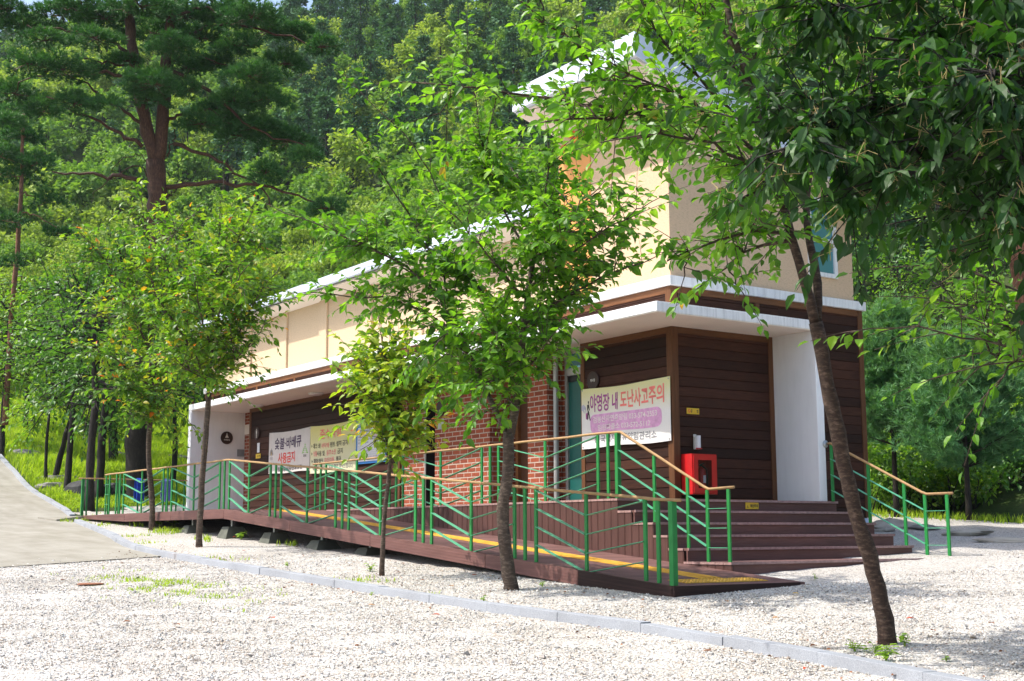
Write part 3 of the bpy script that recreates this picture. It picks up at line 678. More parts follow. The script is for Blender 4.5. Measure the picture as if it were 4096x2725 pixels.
hrail(DR, [(-8.18, yd, HRL-.01), (.94, yd, HRL+.004), (1.02, yd, HRL), (2.62, yd, zs(2.62)), (2.70, yd, zs(2.68)), (3.14, yd, zs(2.68)+.012)])
SR = thing('stair_railing', 'short green railing on the right of the steps fixed to the white fin', 'railing', (2, YR-.13, -.8))
ysr = LY+TF+.02
post(SR, 1.0, ysr, 0, HRL-.02)
stair_rail(SR, ysr, .98, False)
hrail(SR, [(.93, ysr, HRL-.01), (.98, ysr, HRL), (1.05, ysr, HRL-.03), (2.62, ysr, zs(2.62)), (2.70, ysr, zs(2.68)), (3.14, ysr, zs(2.68))], .019)
MB().lathe((.911, ysr-.03, HRL-.01), [(.055, 0), (.055, .012), (.03, .03)], 20, ax=0).build('wall_flange', M['steel'], SR)
RR = thing('rear_railing', 'low green railing with brown top rail closing the far end of the deck', 'railing', (-16.7, -2.4, 0))
xr = -16.7
for i, y_ in enumerate((-3.62, -3.52, -3.27, -3.02, -2.77, -2.3, -1.95, -1.6, -1.35, -1.15)):
    bg_ = i == 0; post(RR, xr, y_, 0, HRL-.01, .03 if bg_ else .018, .03 if bg_ else .012, 1)
for k in range(3):
    for (a, c_) in ((-2.77, -2.3), (-1.95, -2.3)):
        MB().bar((xr, a, HRL-.08-.24*k), (xr, c_, HRL-.28-.24*k), (.02, 0, 0), (0, 0, .004)).build('bar', M['green_paint_mint'], RR)
hrail(RR, [(xr, -3.72, HRL), (xr, -1.08, HRL)], .017)

# ------------------------------------------------------------------ lettering
def text(par, s, O, U, V, u0, u1, v0, v1, mt, bold=0., off=None, name='lettering'):
    """lettering fitted into the rectangle u0..u1, v0..v1 of the frame O + u*U + v*V (v upwards)"""
    cu = bpy.data.curves.new('t', 'FONT'); cu.body = s; cu.size = 1; cu.offset = bold; cu.resolution_u = 3
    ob = bpy.data.objects.new('t', cu); COL.objects.link(ob); bpy.context.view_layer.update()
    dg = bpy.context.evaluated_depsgraph_get(); me = bpy.data.meshes.new_from_object(ob.evaluated_get(dg)); bpy.data.objects.remove(ob); bpy.data.curves.remove(cu)
    n = len(me.vertices); c = np.zeros(n*3); me.vertices.foreach_get('co', c); c = c.reshape(-1, 3)
    lo, hi = c.min(0), c.max(0); q = (c-lo)/np.maximum(hi-lo, 1e-6)
    u_ = u0+(u1-u0)*q[:, 0]; v_ = v0+(v1-v0)*q[:, 1]
    P = np.array(O)+u_[:, None]*np.array(U)+v_[:, None]*np.array(V)
    if off is not None: P = off(P, u_, v_)
    me.vertices.foreach_set('co', (P-np.array(par['_o'])).ravel()); me.materials.clear(); me.materials.append(M[mt]); me.update(); me.name = name
    o = bpy.data.objects.new(name, me); COL.objects.link(o); o.parent = par; o['_o'] = list(par['_o']); return o
def banner(name, label, x0, x1, z0, z1, mt, seed, amp=.03, group=None, rigid=False, y0=-.05):
    r = np.random.default_rng(seed); k = r.normal(size=(5, 2))*np.array([2.0, 3.0]); ph = r.random(5)*6.28
    ww, hh_ = x1-x0, z1-z0
    def dy(u_, v_):
        if rigid: return 0*u_
        s_ = sum(np.sin(k[i, 0]*u_*3+k[i, 1]*v_*1.6+ph[i]) for i in range(5))/5
        return -amp*(1+s_)*np.minimum(1, 6*np.minimum(u_, 1-u_)+.25)
    def sag(u_, v_): return 0 if rigid else -.034*np.sin(math.pi*u_)*np.abs(v_) + .010*np.sin(9*u_+seed)*(1-v_)
    root = thing(name, label, 'banner' if not rigid else 'notice board', ((x0+x1)/2, y0, z0), group)
    nx, nz = 36, 16; uu, vv = np.meshgrid(np.linspace(0, 1, nx), np.linspace(0, 1, nz)); u_, v_ = uu.ravel(), vv.ravel()
    P = np.stack([x0+ww*u_, y0+dy(u_, v_), z0+hh_*v_+sag(u_, v_)], 1)
    i, j = np.meshgrid(np.arange(nx-1), np.arange(nz-1)); a = (j*nx+i).ravel(); Q = np.stack([a, a+1, a+1+nx, a+nx], 1)
    th = .004; mb = MB().add(np.concatenate([P, P+[0, th, 0]]), [Q, Q[:, ::-1]+nx*nz])
    mb.build('cloth' if not rigid else 'board', M[mt], root, smooth_=True)
    def T(s, u0, u1, v0, v1, m_, bold=0., nm='lettering'):   # v measured from the top
        return text(root, s, (x0, y0, z0), (ww, 0, 0), (0, 0, hh_), u0, u1, 1-v1, 1-v0, m_, bold, lambda P_, a_, b_: P_+np.stack([0*a_, dy(a_, b_)-.004, sag(a_, b_)+0*a_], 1), nm)
    def poly(pts, m_, nm='emblem', lift=.003, sub=1):
        a_ = np.array(pts, float); b_ = 1-a_[:, 1]; P_ = np.stack([x0+ww*a_[:, 0], y0+dy(a_[:, 0], b_)-lift, z0+hh_*b_+sag(a_[:, 0], b_)], 1)
        return P_
    def shape(polys, m_, nm='emblem', lift=.003):
        mb = MB()
        for pts in polys: mb.add(poly(pts, m_, nm, lift), [tuple(range(len(pts)))])
        return mb.build(nm, M[m_], root)
    def grid(u0, u1, v0, v1, m_, nm='panel', lift=.0025, nu=24, nv=6):
        a_, b_ = np.meshgrid(np.linspace(u0, u1, nu), np.linspace(v0, v1, nv)); 
        # rounded corners
        ru, rv = .05*(1), .05*ww/hh_
        cu_ = np.clip(a_, u0+ru, u1-ru); cv_ = np.clip(b_, v0+rv, v1-rv); du, dv = (a_-cu_)/ru, (b_-cv_)/rv; L = np.maximum(1, np.hypot(du, dv)); a_ = cu_+du/L*ru; b_ = cv_+dv/L*rv
        P_ = poly(np.stack([a_.ravel(), b_.ravel()], 1), m_, lift=lift); i, j = np.meshgrid(np.arange(nu-1), np.arange(nv-1)); q = (j*nu+i).ravel()
        return MB().add(P_, [np.stack([q, q+nu, q+nu+1, q+1], 1)]).build(nm, M[m_], root)
    eye = MB()
    for (a_, b_) in ((.015, .03), (.985, .03), (.015, .97), (.985, .97)):
        p_ = poly([(a_, b_)], 0)[0]; eye.lathe(p_, [(.012, .002), (.012, -.003)], 10, ax=1)
    eye.build('eyelet', M['steel'], root)
    return root, T, shape, grid
# anti-theft banner by the kitchen
r4, T, S, Gd = banner('banner', 'yellow and white cloth banner with purple and coral lettering beside the teal door', -2.15, .005, .885, 1.845, 'cloth_yellowwhite', 4, .03)
T('야영장 내', .115, .435, .10, .40, 'ink_violet', .022); T('도난사고주의', .465, .945, .09, .39, 'ink_coral', .022)
Gd(.11, .92, .44, .755, 'ink_lilac', 'purple_panel'); T('검봉산자연휴양림 033-574-2553', .145, .875, .475, .585, 'ink_white', .005); T('임원파출소 033-572-5112', .20, .80, .62, .725, 'ink_white', .005)
T('국립자연휴양림관리소', .23, .865, .80, .93, 'ink_grey', .008)
S([[(.085, .22), (.094, .20), (.101, .22), (.099, .25), (.09, .255)], [(.075, .27), (.10, .26), (.108, .36), (.098, .37), (.092, .31), (.084, .37), (.074, .36)], [(.08, .37), (.096, .365), (.115, .53), (.106, .54), (.09, .43), (.078, .52), (.07, .52)]], 'ink_black', 'walker_emblem')
S([[(.055, .41), (.085, .40), (.088, .50), (.056, .51)]], 'ink_violet', 'bag_emblem')
S([[(.0, .28), (.03, .26), (.06, .31), (.062, .39), (.055, .42), (.05, .35), (.035, .34), (.04, .40), (.033, .41), (.02, .36), (.0, .37)]], 'ink_palegrey', 'hand_emblem')
S([[(.165+.012*(k % 3), .80+.04*(k//3)), (.172+.012*(k % 3), .80+.04*(k//3)), (.166+.012*(k % 3), .835+.04*(k//3)), (.160+.012*(k % 3), .835+.04*(k//3))] for k in range(9)], 'ink_grey', 'tree_emblem')
# charcoal banner
r1, T, S, Gd = banner('banner', 'grey cloth banner with purple and red lettering, leftmost on the dark wood wall', -14.2, -12.03, .955, 1.925, 'cloth_grey', 1, .03)
T('숯불·바베큐', .17, .82, .13, .42, 'ink_purple', .018); T('사용금지', .26, .68, .50, .76, 'ink_red', .022); T('국립검봉산자연휴양림', .18, .85, .85, .955, 'ink_black', .012)
S([[(.03, .56), (.055, .42), (.063, .43), (.042, .56)], [(.058, .56), (.083, .37), (.108, .56), (.098, .56), (.083, .43), (.068, .56)], [(.105, .43), (.112, .42), (.138, .56), (.126, .56)]], 'ink_black', 'mountain_emblem')
S([[(.076, .56), (.083, .46), (.09, .56)]], 'sign_yellow', 'mountain_core'); T('산림청', .045, .125, .60, .66, 'ink_grey', .005)
tre = [[(.91, .36), (.925, .41), (.895, .41)]]
for k in range(4): tre += [[(.905-.014*k, .42+.045*k), (.885-.014*k, .46+.045*k), (.897-.014*k, .465+.045*k), (.908, .44+.045*k)], [(.915+.014*k, .42+.045*k), (.935+.014*k, .46+.045*k), (.923+.014*k, .465+.045*k), (.912, .44+.045*k)]]
S(tre, 'ink_leaf', 'tree_emblem'); S([[(.885+.02*k, .62), (.894+.02*k, .62), (.894+.02*k, .68), (.885+.02*k, .68)] for k in range(3)], 'ink_black', 'tree_stems')
# rules banner
r2, T, S, Gd = banner('banner', 'pale yellow cloth banner with red heading and a list of bulleted rules', -12.01, -9.87, .875, 1.925, 'cloth_yellow', 2, .026)
T('준수사항', .25, .73, .07, .28, 'ink_coral', .022)
for v, ws in ((.365, [('데크 외', .10, .26, 0), ('바닥에', .29, .44, 1), ('텐트 설치 금지', .47, .85, 0)]), (.525, [('숯불', .10, .19, 1), ('사용 및', .19, .36, 0), ('음주소란', .40, .60, 1), ('금지', .63, .75, 0)]), (.685, [('예약 데크', .10, .32, 0), ('자리이동', .35, .56, 1), ('불가', .60, .71, 0)])):
    for s_, a, b2, c_ in ws: T(s_, a, b2, v, v+.115, 'ink_pink' if c_ else 'ink_black', .012)
    S([[(.045, v+.025), (.068, v+.06), (.045, v+.095)]], 'ink_black', 'bullet')
T('쾌적한 야영장을 위해 협조 부탁드립니다.', .07, .96, .845, .945, 'ink_grey', .008)
# no smoking notice board
r3, T, S, Gd = banner('notice_board', 'blue framed notice board with white text panel, behind the small yellow tree', -9.845, -8.55, .985, 1.915, 'ink_blue', 3, 0, rigid=True, y0=-.062)
Gd(.05, .95, .19, .95, 'panel_white', 'text_panel'); T('금연구역 안내', .07, .62, .05, .155, 'ink_white', .012)
for v, s_, a, b2, c_ in ((.25, '국립검봉산자연휴양림의 지정된 흡연구역은', .08, .92, 'ink_purple'), (.315, '뒷주차장 옆에 있습니다. 지정된 장소 외에서 흡연', .08, .92, 'ink_purple'), (.38, '행위를 할 경우', .08, .33, 'ink_purple'), (.38, '과태료(10만원 이하)가 부과', .35, .78, 'ink_red'), (.38, '되오니', .79, .92, 'ink_purple'), (.445, '반드시, 흡연부스를 이용해 주시기 바라오니', .08, .88, 'ink_purple'), (.51, '참고하시기 바랍니다.', .08, .42, 'ink_purple')):
    T(s_, a, b2, v, v+.045, c_, .006)
for k, (s_, e_) in enumerate((('관련 규정 발췌', .25), ('국민건강증진법에 따라 금연구역에서 흡연할 경우', .9), ('과태료가 부과될 수 있으니 협조하여 주시기 바랍니다.', .86), ('지정된 흡연구역 외의 모든 장소는 금연구역입니다.', .9), ('산림보호를 위해 화기 사용을 삼가 주시기 바랍니다.', .88), ('이용에 협조하여 주셔서 감사합니다.', .8))): T(s_, .08, e_, .60+.047*k, .60+.047*k+.028, 'ink_palegrey' if k < 5 else 'ink_violet', .004)
T('국립자연휴양림관리소장', .35, .70, .895, .925, 'ink_palegrey', .004)
# round wooden door discs
def disc(label, c, ax, r, word=None, fig=None):
    o = thing('disc_sign', label, 'sign', c, 'round wooden door signs')
    s_ = -1 if ax == 1 else 1
    MB().lathe(c, [(r*.97, 0), (r, s_*.008), (r, s_*.02), (r*.93, s_*.026), (r*.88, s_*.022), (0.01, s_*.022)], 32, ax=ax).build('plate', M['disc_wood'], o)
    U, V = ((1, 0, 0) if ax == 1 else (0, 1, 0)), (0, 0, 1); O = np.array(c)+np.array([0, -.025, 0] if ax == 1 else [.025, 0, 0])
    if word: text(o, word[0], O, U, V, word[1]*r, word[2]*r, word[3]*r, word[4]*r, 'ink_white', .02)
    if fig:
        mb = MB()
        for pts in fig: mb.add([O+np.array(U)*p*r+np.array(V)*q*r for p, q in pts], [tuple(range(len(pts)))])
        mb.build('emblem', M['ink_white'], o)
    return o
man = [[(-.1, .55), (.1, .55), (.1, .72), (-.1, .72)], [(-.2, -.05), (.2, -.05), (.2, .5), (-.2, .5)], [(-.14, -.7), (-.02, -.7), (-.02, -.06), (-.14, -.06)], [(.02, -.7), (.14, -.7), (.14, -.06), (.02, -.06)]]
disc('dark wooden disc sign lettered for the kitchen above the yellow and white banner', (-1.85, -.036, 1.96), 1, .15, ('취사장', -.38, .42, -.15, .18))
disc('dark wooden disc sign on the brick wall beside the dark doorway', (-6.55, -.004, 1.90), 1, .15, ('샤워장', -.4, .4, -.5, -.2))
disc("dark wooden disc sign with a white man's figure on the dark wood wall", (-14.94, -.036, 1.96), 1, .15, None, man)
disc('dark wooden disc sign on the far white fin', (-LX+.002, -.13, 1.956), 0, .16, ('여화장실', -.5, .5, -.45, -.2), [[(-.14, .5), (.14, .5), (0, .75)], [(-.3, .0), (.3, .0), (.1, .45), (-.1, .45)]])
# small plates
def plate(name, label, lo, hi, mt, cat='sign'):
    c = [(a+b_)/2 for a, b_ in zip(lo, hi)]; c[2] = lo[2]; o = thing(name, label, cat, c); MB().box(lo, hi).build('plate', M[mt], o, bevel=.004); return o
o = plate('wall_sign', 'yellow no smoking sign on the dark wood wall above the fire box', (.036, .225, 1.295), (.044, .475, 1.385), 'sign_yellow')
text(o, '금', (.046, .225, 1.295), (0, .25, 0), (0, 0, .09), .30, .44, .25, .78, 'ink_black', .03); text(o, '연', (.046, .225, 1.295), (0, .25, 0), (0, 0, .09), .78, .92, .25, .78, 'ink_black', .03)
mb = MB()
for k in range(16):
    a, a2 = k*math.pi/8, (k+1)*math.pi/8; mb.add([(.046, .225+.045+.026*math.cos(a), 1.34+.026*math.sin(a)), (.046, .225+.045+.026*math.cos(a2), 1.34+.026*math.sin(a2)), (.046, .225+.045+.019*math.cos(a2), 1.34+.019*math.sin(a2)), (.046, .225+.045+.019*math.cos(a), 1.34+.019*math.sin(a))], [(0, 1, 2, 3)])
mb.add([(.046, .225+.045-.018, 1.354), (.046, .225+.045-.014, 1.358), (.046, .225+.045+.018, 1.326), (.046, .225+.045+.014, 1.322)], [(0, 1, 2, 3)]); mb.build('emblem', M['ink_red'], o)
o = plate('wall_sign', 'yellow step warning sign on the riser of the top step', (XS[0]-.021, .475, -.125), (XS[0]-.012, .735, -.030), 'sign_yellow')
text(o, '계단주의', (XS[0]-.010, .475, -.125), (0, .26, 0), (0, 0, .095), .33, .93, .25, .75, 'ink_black', .03)
text(o, 'ㅅ', (XS[0]-.010, .475, -.125), (0, .26, 0), (0, 0, .095), .10, .22, .2, .6, 'ink_black', .03, name='emblem')
o = plate('wall_sign', "small yellow no smoking sign below the man's figure disc", (-15.0, -.040, 1.36), (-14.72, -.033, 1.47), 'sign_yellow'); text(o, '금 연', (-15.0, -.042, 1.36), (.28, 0, 0), (0, 0, .11), .35, .9, .25, .75, 'ink_black', .02)
plate('notice_plate', 'small white notice with a red mark on the dark wood wall above a yellow sign', (-14.93, -.040, 1.50), (-14.79, -.033, 1.73), 'panel_white')
plate('notice_plate', 'small grey plate on the brick wall below the disc', (-6.66, -.012, 1.50), (-6.46, -.001, 1.70), 'aluminium')
plate('notice_plate', 'small tan plate on the brick wall left of the dark doorway', (-7.66, -.012, 1.28), (-7.47, -.001, 1.45), 'sign_yellow')
plate('notice_plate', 'small dark grey plate on the far white fin', (-LX+.002, .16, 1.50), (-LX+.012, .36, 1.68), 'tag_grey')
plate('notice_plate', 'small pale plate on the brick pier by the brown door', (-4.15, .485, 1.45), (-4.03, .497, 1.62), 'cream_metal')
# ceiling lights under the canopy
for (x, y_, lb) in ((-1.964, -.43, 'round white ceiling light under the canopy above the kitchen door'), (-11.26, -.31, 'round white ceiling light under the canopy above the pale yellow banner'), (-14.41, -.30, 'round white ceiling light under the canopy nearest the far white fin')):
    o = thing('ceiling_light', lb, 'ceiling light', (x, y_, H-.06), 'round lights under the canopy')
    MB().lathe((x, y_, H-.007), [(.17, 0), (.172, -.018), (.16, -.03)], 32).build('rim', M['white_paint'], o, smooth_=False)
    MB().lathe((x, y_, H-.007), [(.155, -.028), (.13, -.045), (.08, -.056), (.01, -.06)], 32).build('diffuser', M['light_lens'], o, smooth_=True)
# fire box with extinguisher
FB = thing('fire_box', 'red metal fire extinguisher box with a glazed door on the dark wood wall', 'cabinet', (.16, .36, .10))
x0, x1, y0, y1, z0, z1 = .035, .27, .10, .585, .10, .69; t_ = .02
mb = MB(); mb.box((x0, y0, z0), (x0+t_, y1, z1)); mb.box((x0+t_, y0, z0), (x1, y0+t_, z1)); mb.box((x0+t_, y1-t_, z0), (x1, y1, z1)); mb.box((x0+t_, y0+t_, z0), (x1, y1-t_, z0+t_)); mb.box((x0+t_, y0+t_, z1-t_), (x1, y1-t_, z1)); mb.build('body', M['red_paint'], FB)
mb = MB(); a, b2, c_, d_ = y0+.10, y1-.115, z0+.09, z1-.09
mb.box((x1+.002, y0+.015, z0+.015), (x1+.02, a, z1-.015)); mb.box((x1+.002, b2, z0+.015), (x1+.02, y1-.015, z1-.015)); mb.box((x1+.002, a, z0+.015), (x1+.02, b2, c_)); mb.box((x1+.002, a, d_), (x1+.02, b2, z1-.015))
dr = mb.build('door', M['red_paint'], FB)
t = NT('clear_glass'); t.col((.02, .02, .02)); t.rough(.03, .6); tp = t.n('BsdfTransparent'); mx = t.n('MixShader'); mx.inputs[0].default_value = .80; t.l(t.b.outputs[0], mx.inputs[1]); t.l(tp.outputs[0], mx.inputs[2]); t.l(mx.outputs[0], t.out.inputs[0]); M['clear_glass'] = t.m
MB().box((x1+.008, a, c_), (x1+.012, b2, d_)).build('pane', M['clear_glass'], dr)
FX = thing('fire_extinguisher', 'red fire extinguisher standing inside the red box', 'extinguisher', (.15, .36, .122))
MB().lathe((.16, .375, .122), [(.06, 0), (.065, .02), (.065, .30), (.045, .35), (.02, .37), (.02, .39)], 24).build('tank', M['red_tank'], FX, smooth_=True)
mb = MB(); mb.box((.14, .36, .512), (.18, .39, .54)); mb.bar((.16, .34, .53), (.16, .43, .56), (.012, 0, 0), (0, 0, .006)); mb.tube([(.17, .39, .52), (.20, .44, .48), (.21, .45, .36), (.20, .45, .25)], .010, 8); mb.build('valve', M['black_plastic'], FX)
MB().box((.2245, .355, .27), (.228, .405, .38)).build('tag', M['panel_white'], FX)
o = thing('soap_holder', 'slim white plastic dispenser above the fire box', 'dispenser', (.06, .39, .77))
mb = MB(); mb.box((.036, .345, .77), (.075, .445, .95)); mb.box((.036, .345, .95), (.05, .40, .995)); mb.build('bracket', M['white_plastic'], o, bevel=.005)
MB().tube([(.09, .40, .78), (.09, .40, .975)], .034, 14).build('bottle', M['panel_white'], o); MB().box((.076, .36, .772), (.125, .44, .79)).build('foot_mark', M['red_paint'], o)
# mops drying on the rear railing
def mop(label, y_, mt):
    o = thing('mop', label, 'mop', (-16.66, y_, .3)); mb = MB()
    for k in range(110):
        a = rng.random()*.17-.085; s_ = rng.choice([-1, 1]); l_ = .35+.18*rng.random(); q = rng.random()*.05
        mb.tube([(-16.7, y_+a*.8, HRL+.03), (-16.7+s_*(.05+q), y_+a, HRL-.02), (-16.7+s_*(.06+q), y_+a*1.1, HRL-l_)], .009, 4)
    mb.build('strands', M[mt], o)
mop('bright blue string mop head hung over the rear railing', -2.28, 'mop_blue'); mop('faded pale blue string mop head hung over the rear railing', -1.62, 'mop_faded')

# ------------------------------------------------------------------ vegetation helpers
LEAF_U = np.array([0, .28, .28, .28, .62, .62, .62, 1.0]); LEAF_V = np.array([0, -.46, 0, .46, -.40, 0, .40, 0]); LEAF_W = np.array([0, .10, 0, .10, .07, -.03, .07, -.14])
LEAF_F = np.array([(0, 1, 2), (0, 2, 3), (1, 4, 5), (1, 5, 2), (2, 5, 6), (2, 6, 3), (4, 7, 5), (5, 7, 6)])
QUAD_U = np.array([0, .45, .5, 1.0]); QUAD_V = np.array([0, -.5, .5, 0]); QUAD_W = np.array([0, .06, .06, -.12]); QUAD_F = np.array([(0, 1, 2), (1, 3, 2)])
def leaves(mb, P, A, N, L, Wd, hue, quad=False):
    """leaf blades: base P, axis A, face normal N, length L, width Wd"""
    P, A, N = np.asarray(P), nrm(A), np.asarray(N); n = len(P)
    if n == 0: return
    S_ = nrm(np.cross(N, A)); N = np.cross(A, S_)
    u_, v_, w_, F_ = (QUAD_U, QUAD_V, QUAD_W, QUAD_F) if quad else (LEAF_U, LEAF_V, LEAF_W, LEAF_F)
    L = np.broadcast_to(L, (n,)); Wd = np.broadcast_to(Wd, (n,))
    V = P[:, None]+A[:, None]*(u_[None]*L[:, None])[..., None]+S_[:, None]*(v_[None]*Wd[:, None])[..., None]+N[:, None]*(w_[None]*L[:, None])[..., None]
    k = len(u_); F = (np.arange(n)[:, None, None]*k+F_[None]).reshape(-1, 3)
    mb.add(V.reshape(-1, 3), [F], np.repeat(hue, len(F_)))
def needles(mb, P, A, L, k, spread, wid, hue, r):
    """tufts: k thin blades fanning round axis A at each P"""
    n = len(P); A = nrm(A); D_ = nrm(A[:, None]+spread*r.normal(size=(n, k, 3))); L_ = (np.broadcast_to(L, (n,))[:, None]*(.7+.5*r.random((n, k))))
    S_ = nrm(np.cross(D_, r.normal(size=(n, k, 3))))*wid
    B_ = P[:, None]+0*D_; V = np.stack([B_-S_, B_+S_, B_+D_*L_[..., None]], 2).reshape(-1, 3)
    mb.add(V, [np.arange(n*k*3).reshape(-1, 3)], np.repeat(hue, k))
def spline(pts, n):
    p = np.asarray(pts, float); d = np.r_[0, np.cumsum(np.linalg.norm(np.diff(p, axis=0), axis=1))]; t_ = np.linspace(0, d[-1], n)
    q = np.stack([np.interp(t_, d, p[:, i]) for i in range(3)], 1)
    for _ in range(2): q[1:-1] = (q[:-2]+2*q[1:-1]+q[2:])/4
    return q
class Tree:
    def __init__(s, seed, leaf=.11, dens=.045, droop=.35, quad=False, huer=(0, 1), wr=.58, shoot=(.25, .6), up=.25):
        s.r = np.random.default_rng(seed); s.w = MB(); s.P = []; s.A = []; s.N = []; s.L = []; s.H = []
        s.leaf = leaf; s.dens = dens; s.droop = droop; s.quad = quad; s.wr = wr; s.shoot = shoot; s.up = up; s.hb = .5; s.huer = huer
    def trunk(s, pts, r0, r1, n=14, flare=0):
        q = spline(pts, n); t_ = np.linspace(0, 1, n); rr = r0+(r1-r0)*t_
        if flare: rr = rr*(1+flare*np.exp(-t_*14))
        q[1:-1] += s.r.normal(size=(n-2, 3))*r0*.06; s.w.tube(q, rr*(1+.05*s.r.normal(size=n)), 12, wob=.03); return q
    def limb(s, pts, r0, r1=.006, t0=.2, step=.13, subs=3, sublen=(.5, 1.0), n=None, depth=1):
        q = spline(pts, n or max(6, int(np.linalg.norm(np.diff(np.asarray(pts), axis=0), axis=1).sum()/.15))); n = len(q)
        q[1:] += s.r.normal(size=(n-1, 3))*.012
        s.w.tube(q, np.linspace(r0, r1, n), 6 if r0 > .012 else 4)
        ln = np.linalg.norm(q[-1]-q[0])
        if depth > 0:
            for _ in range(subs):
                t_ = t0+(.92-t0)*s.r.random(); i = int(t_*(n-1)); tg = nrm(q[min(i+1, n-1)]-q[max(i-1, 0)]); d_ = nrm(.6*tg+1.0*nrm(s.r.normal(size=3))+[0, 0, s.up])
                L = s.r.uniform(*sublen)*(1-.35*t_); e_ = q[i]+d_*L; mid_ = (q[i]+e_)/2+[0, 0, .06*L]
                s.limb([q[i], mid_, e_-[0, 0, .05*L]], max(.006, r0*.45), .004, .1, step, 0, depth=depth-1)
        k = max(2, int(ln*(1-t0)/step))
        for j in range(k+1):
            t_ = t0+(1-t0)*j/k; i = min(n-1, int(t_*(n-1))); tg = nrm(q[min(i+1, n-1)]-q[max(i-1, 0)])
            d_ = nrm(.55*tg+.8*nrm(s.r.normal(size=3))+[0, 0, s.up]) if j < k else tg
            s.shoot_(q[i], d_, s.r.uniform(*s.shoot)*(1-.25*t_))
    def shoot_(s, p, d_, L, wood=True):
        n = 5; t_ = np.linspace(0, 1, n)[:, None]; q = p+d_*L*t_+np.array([0, 0, -.10*L])*t_**2
        if wood: s.w.tube(q, np.linspace(.005, .002, n), 3, cap=False)
        k = max(3, int(L/s.dens)); t_ = np.linspace(.08, 1, k)+s.r.normal(size=k)*.02; P = p+d_*L*t_[:, None]+np.array([0, 0, -.10*L])*t_[:, None]**2
        sd = nrm(np.cross(d_, [0, 0, 1.])+1e-3); side = np.where(np.arange(k) % 2 == 0, 1, -1)[:, None]*sd
        A = nrm(.75*side+.55*d_+np.array([0, 0, -s.droop])+.35*s.r.normal(size=(k, 3))); A[-1] = nrm(d_+[0, 0, -.2])
        N = nrm(np.array([0, 0, 1.])+.45*s.r.normal(size=(k, 3))+.3*d_)
        hb = s.r.random()
        s.P.append(P+A*.012); s.A.append(A); s.N.append(N); s.L.append(s.leaf*(.5+.72*s.r.random(k))*(1-.25*t_)); s.H.append(np.clip(.5*hb+.5*s.r.random(k)**1.2+.12*(t_-.5), 0, 1)*(s.huer[1]-s.huer[0])+s.huer[0])
    def done(s, name, label, cat, base, leafm, barkm, group=None):
        o = thing(name, label, cat, base, group)
        s.w.build('trunk', M[barkm], o, smooth_=True); mb = MB()
        P, A, N, L, Hh = map(np.concatenate, (s.P, s.A, s.N, s.L, s.H)); leaves(mb, P, A, N, L, L*s.wr, Hh, s.quad); mb.build('crown', M[leafm], o); return o
def px(D, *pts): return [at(p[0], p[1], D+(p[2] if len(p) > 2 else 0)) for p in pts]

# ------------------------------------------------------------------ the row of cherry trees
# central tree
Dp = 14.61; T_ = Tree(11, .145, .036, .38)
T_.trunk(px(Dp, (2046, 2375), (2035, 2300), (2022, 2200), (2008, 2080), (2022, 1960), (2035, 1850), (2036, 1730)), .072, .062, 18, .35)
T_.trunk(px(Dp, (2040, 1745), (2062, 1640), (2080, 1500), (2092, 1330), (2115, 1150, .1), (2140, 1000, .1)), .050, .030, 16)
T_.trunk(px(Dp, (2030, 1745), (1985, 1640, .1), (1930, 1540, .2), (1895, 1440, .3), (1850, 1340, .4)), .034, .020, 10)
LB_ = [
 ((2140, 1000, .1), (2165, 860, 0), (2200, 700, -.2), (2190, 540, -.3)), ((2130, 1060, .1), (2040, 900, .3), (1950, 700, .5), (1880, 520, .6)), ((2140, 1010), (2300, 850, .4), (2420, 720, .6)),
 ((2115, 1150), (2290, 1010, -.3), (2440, 900, -.5), (2560, 850, -.6)), ((2095, 1300), (2260, 1190, -.1), (2440, 1090, -.2), (2630, 1030, -.3)), ((2092, 1330), (2200, 1260, .5), (2290, 1180, .9)),
 ((2110, 1200), (2000, 1080, -.6), (1900, 960, -1.), (1800, 850, -1.3)), ((2092, 1330), (1960, 1200, .6), (1830, 1080, 1.), (1700, 960, 1.2)),
 ((1850, 1340, .4), (1750, 1180, .3), (1620, 1060, .1), (1430, 960, 0), (1290, 900, 0)), ((1850, 1340, .4), (1700, 1240, .5), (1520, 1190, .5), (1340, 1180, .4), (1225, 1170, .3)),
 ((1850, 1340, .4), (1800, 1180, .7), (1720, 1000, .9), (1640, 860, 1.)), ((1900, 1440, .3), (1820, 1360, -.2), (1760, 1300, -.4)), ((1930, 1540, .2), (1840, 1440, .8), (1740, 1380, 1.3)),
 ((2080, 1500), (2150, 1420, -.5), (2220, 1330, -.8)), ((2080, 1480), (2000, 1400, -.4), (1950, 1280, -.6)), ((2060, 1640), (2000, 1560, -.3), (1960, 1480, -.5)),
 ((2090, 1400), (1980, 1320, 1.), (1900, 1200, 1.6)), ((2130, 1050), (2240, 950, -.8), (2330, 800, -1.2)), ((2165, 860), (2080, 720, .8), (2000, 600, 1.1))]
for L_ in LB_: T_.limb(px(Dp, *L_), .018, .005, .13, .085, 6, (.3, .75))
# long bare-based whips reaching up and left
for L_ in [((1820, 900, .4), (1700, 640, .2), (1600, 530, .1), (1500, 420, 0), (1385, 310, 0)), ((1620, 1060, .1), (1400, 960, -.1), (1250, 890, -.2), (1080, 820, -.3)), ((1640, 860, 1.), (1500, 660, .9), (1420, 520, .8)), ((1950, 700, .5), (1900, 420, .4), (1870, 150, .3))]:
    T_.limb(px(Dp, *L_), .012, .004, .15, .13, 0)
T_.done('cherry_tree', 'green cherry tree with a forked trunk in front of the brick wall', 'tree', (2.5, -4.65, gz(2.5, -4.65)), 'cherry_leaf', 'cherry_bark', 'cherry trees planted along the kerb')
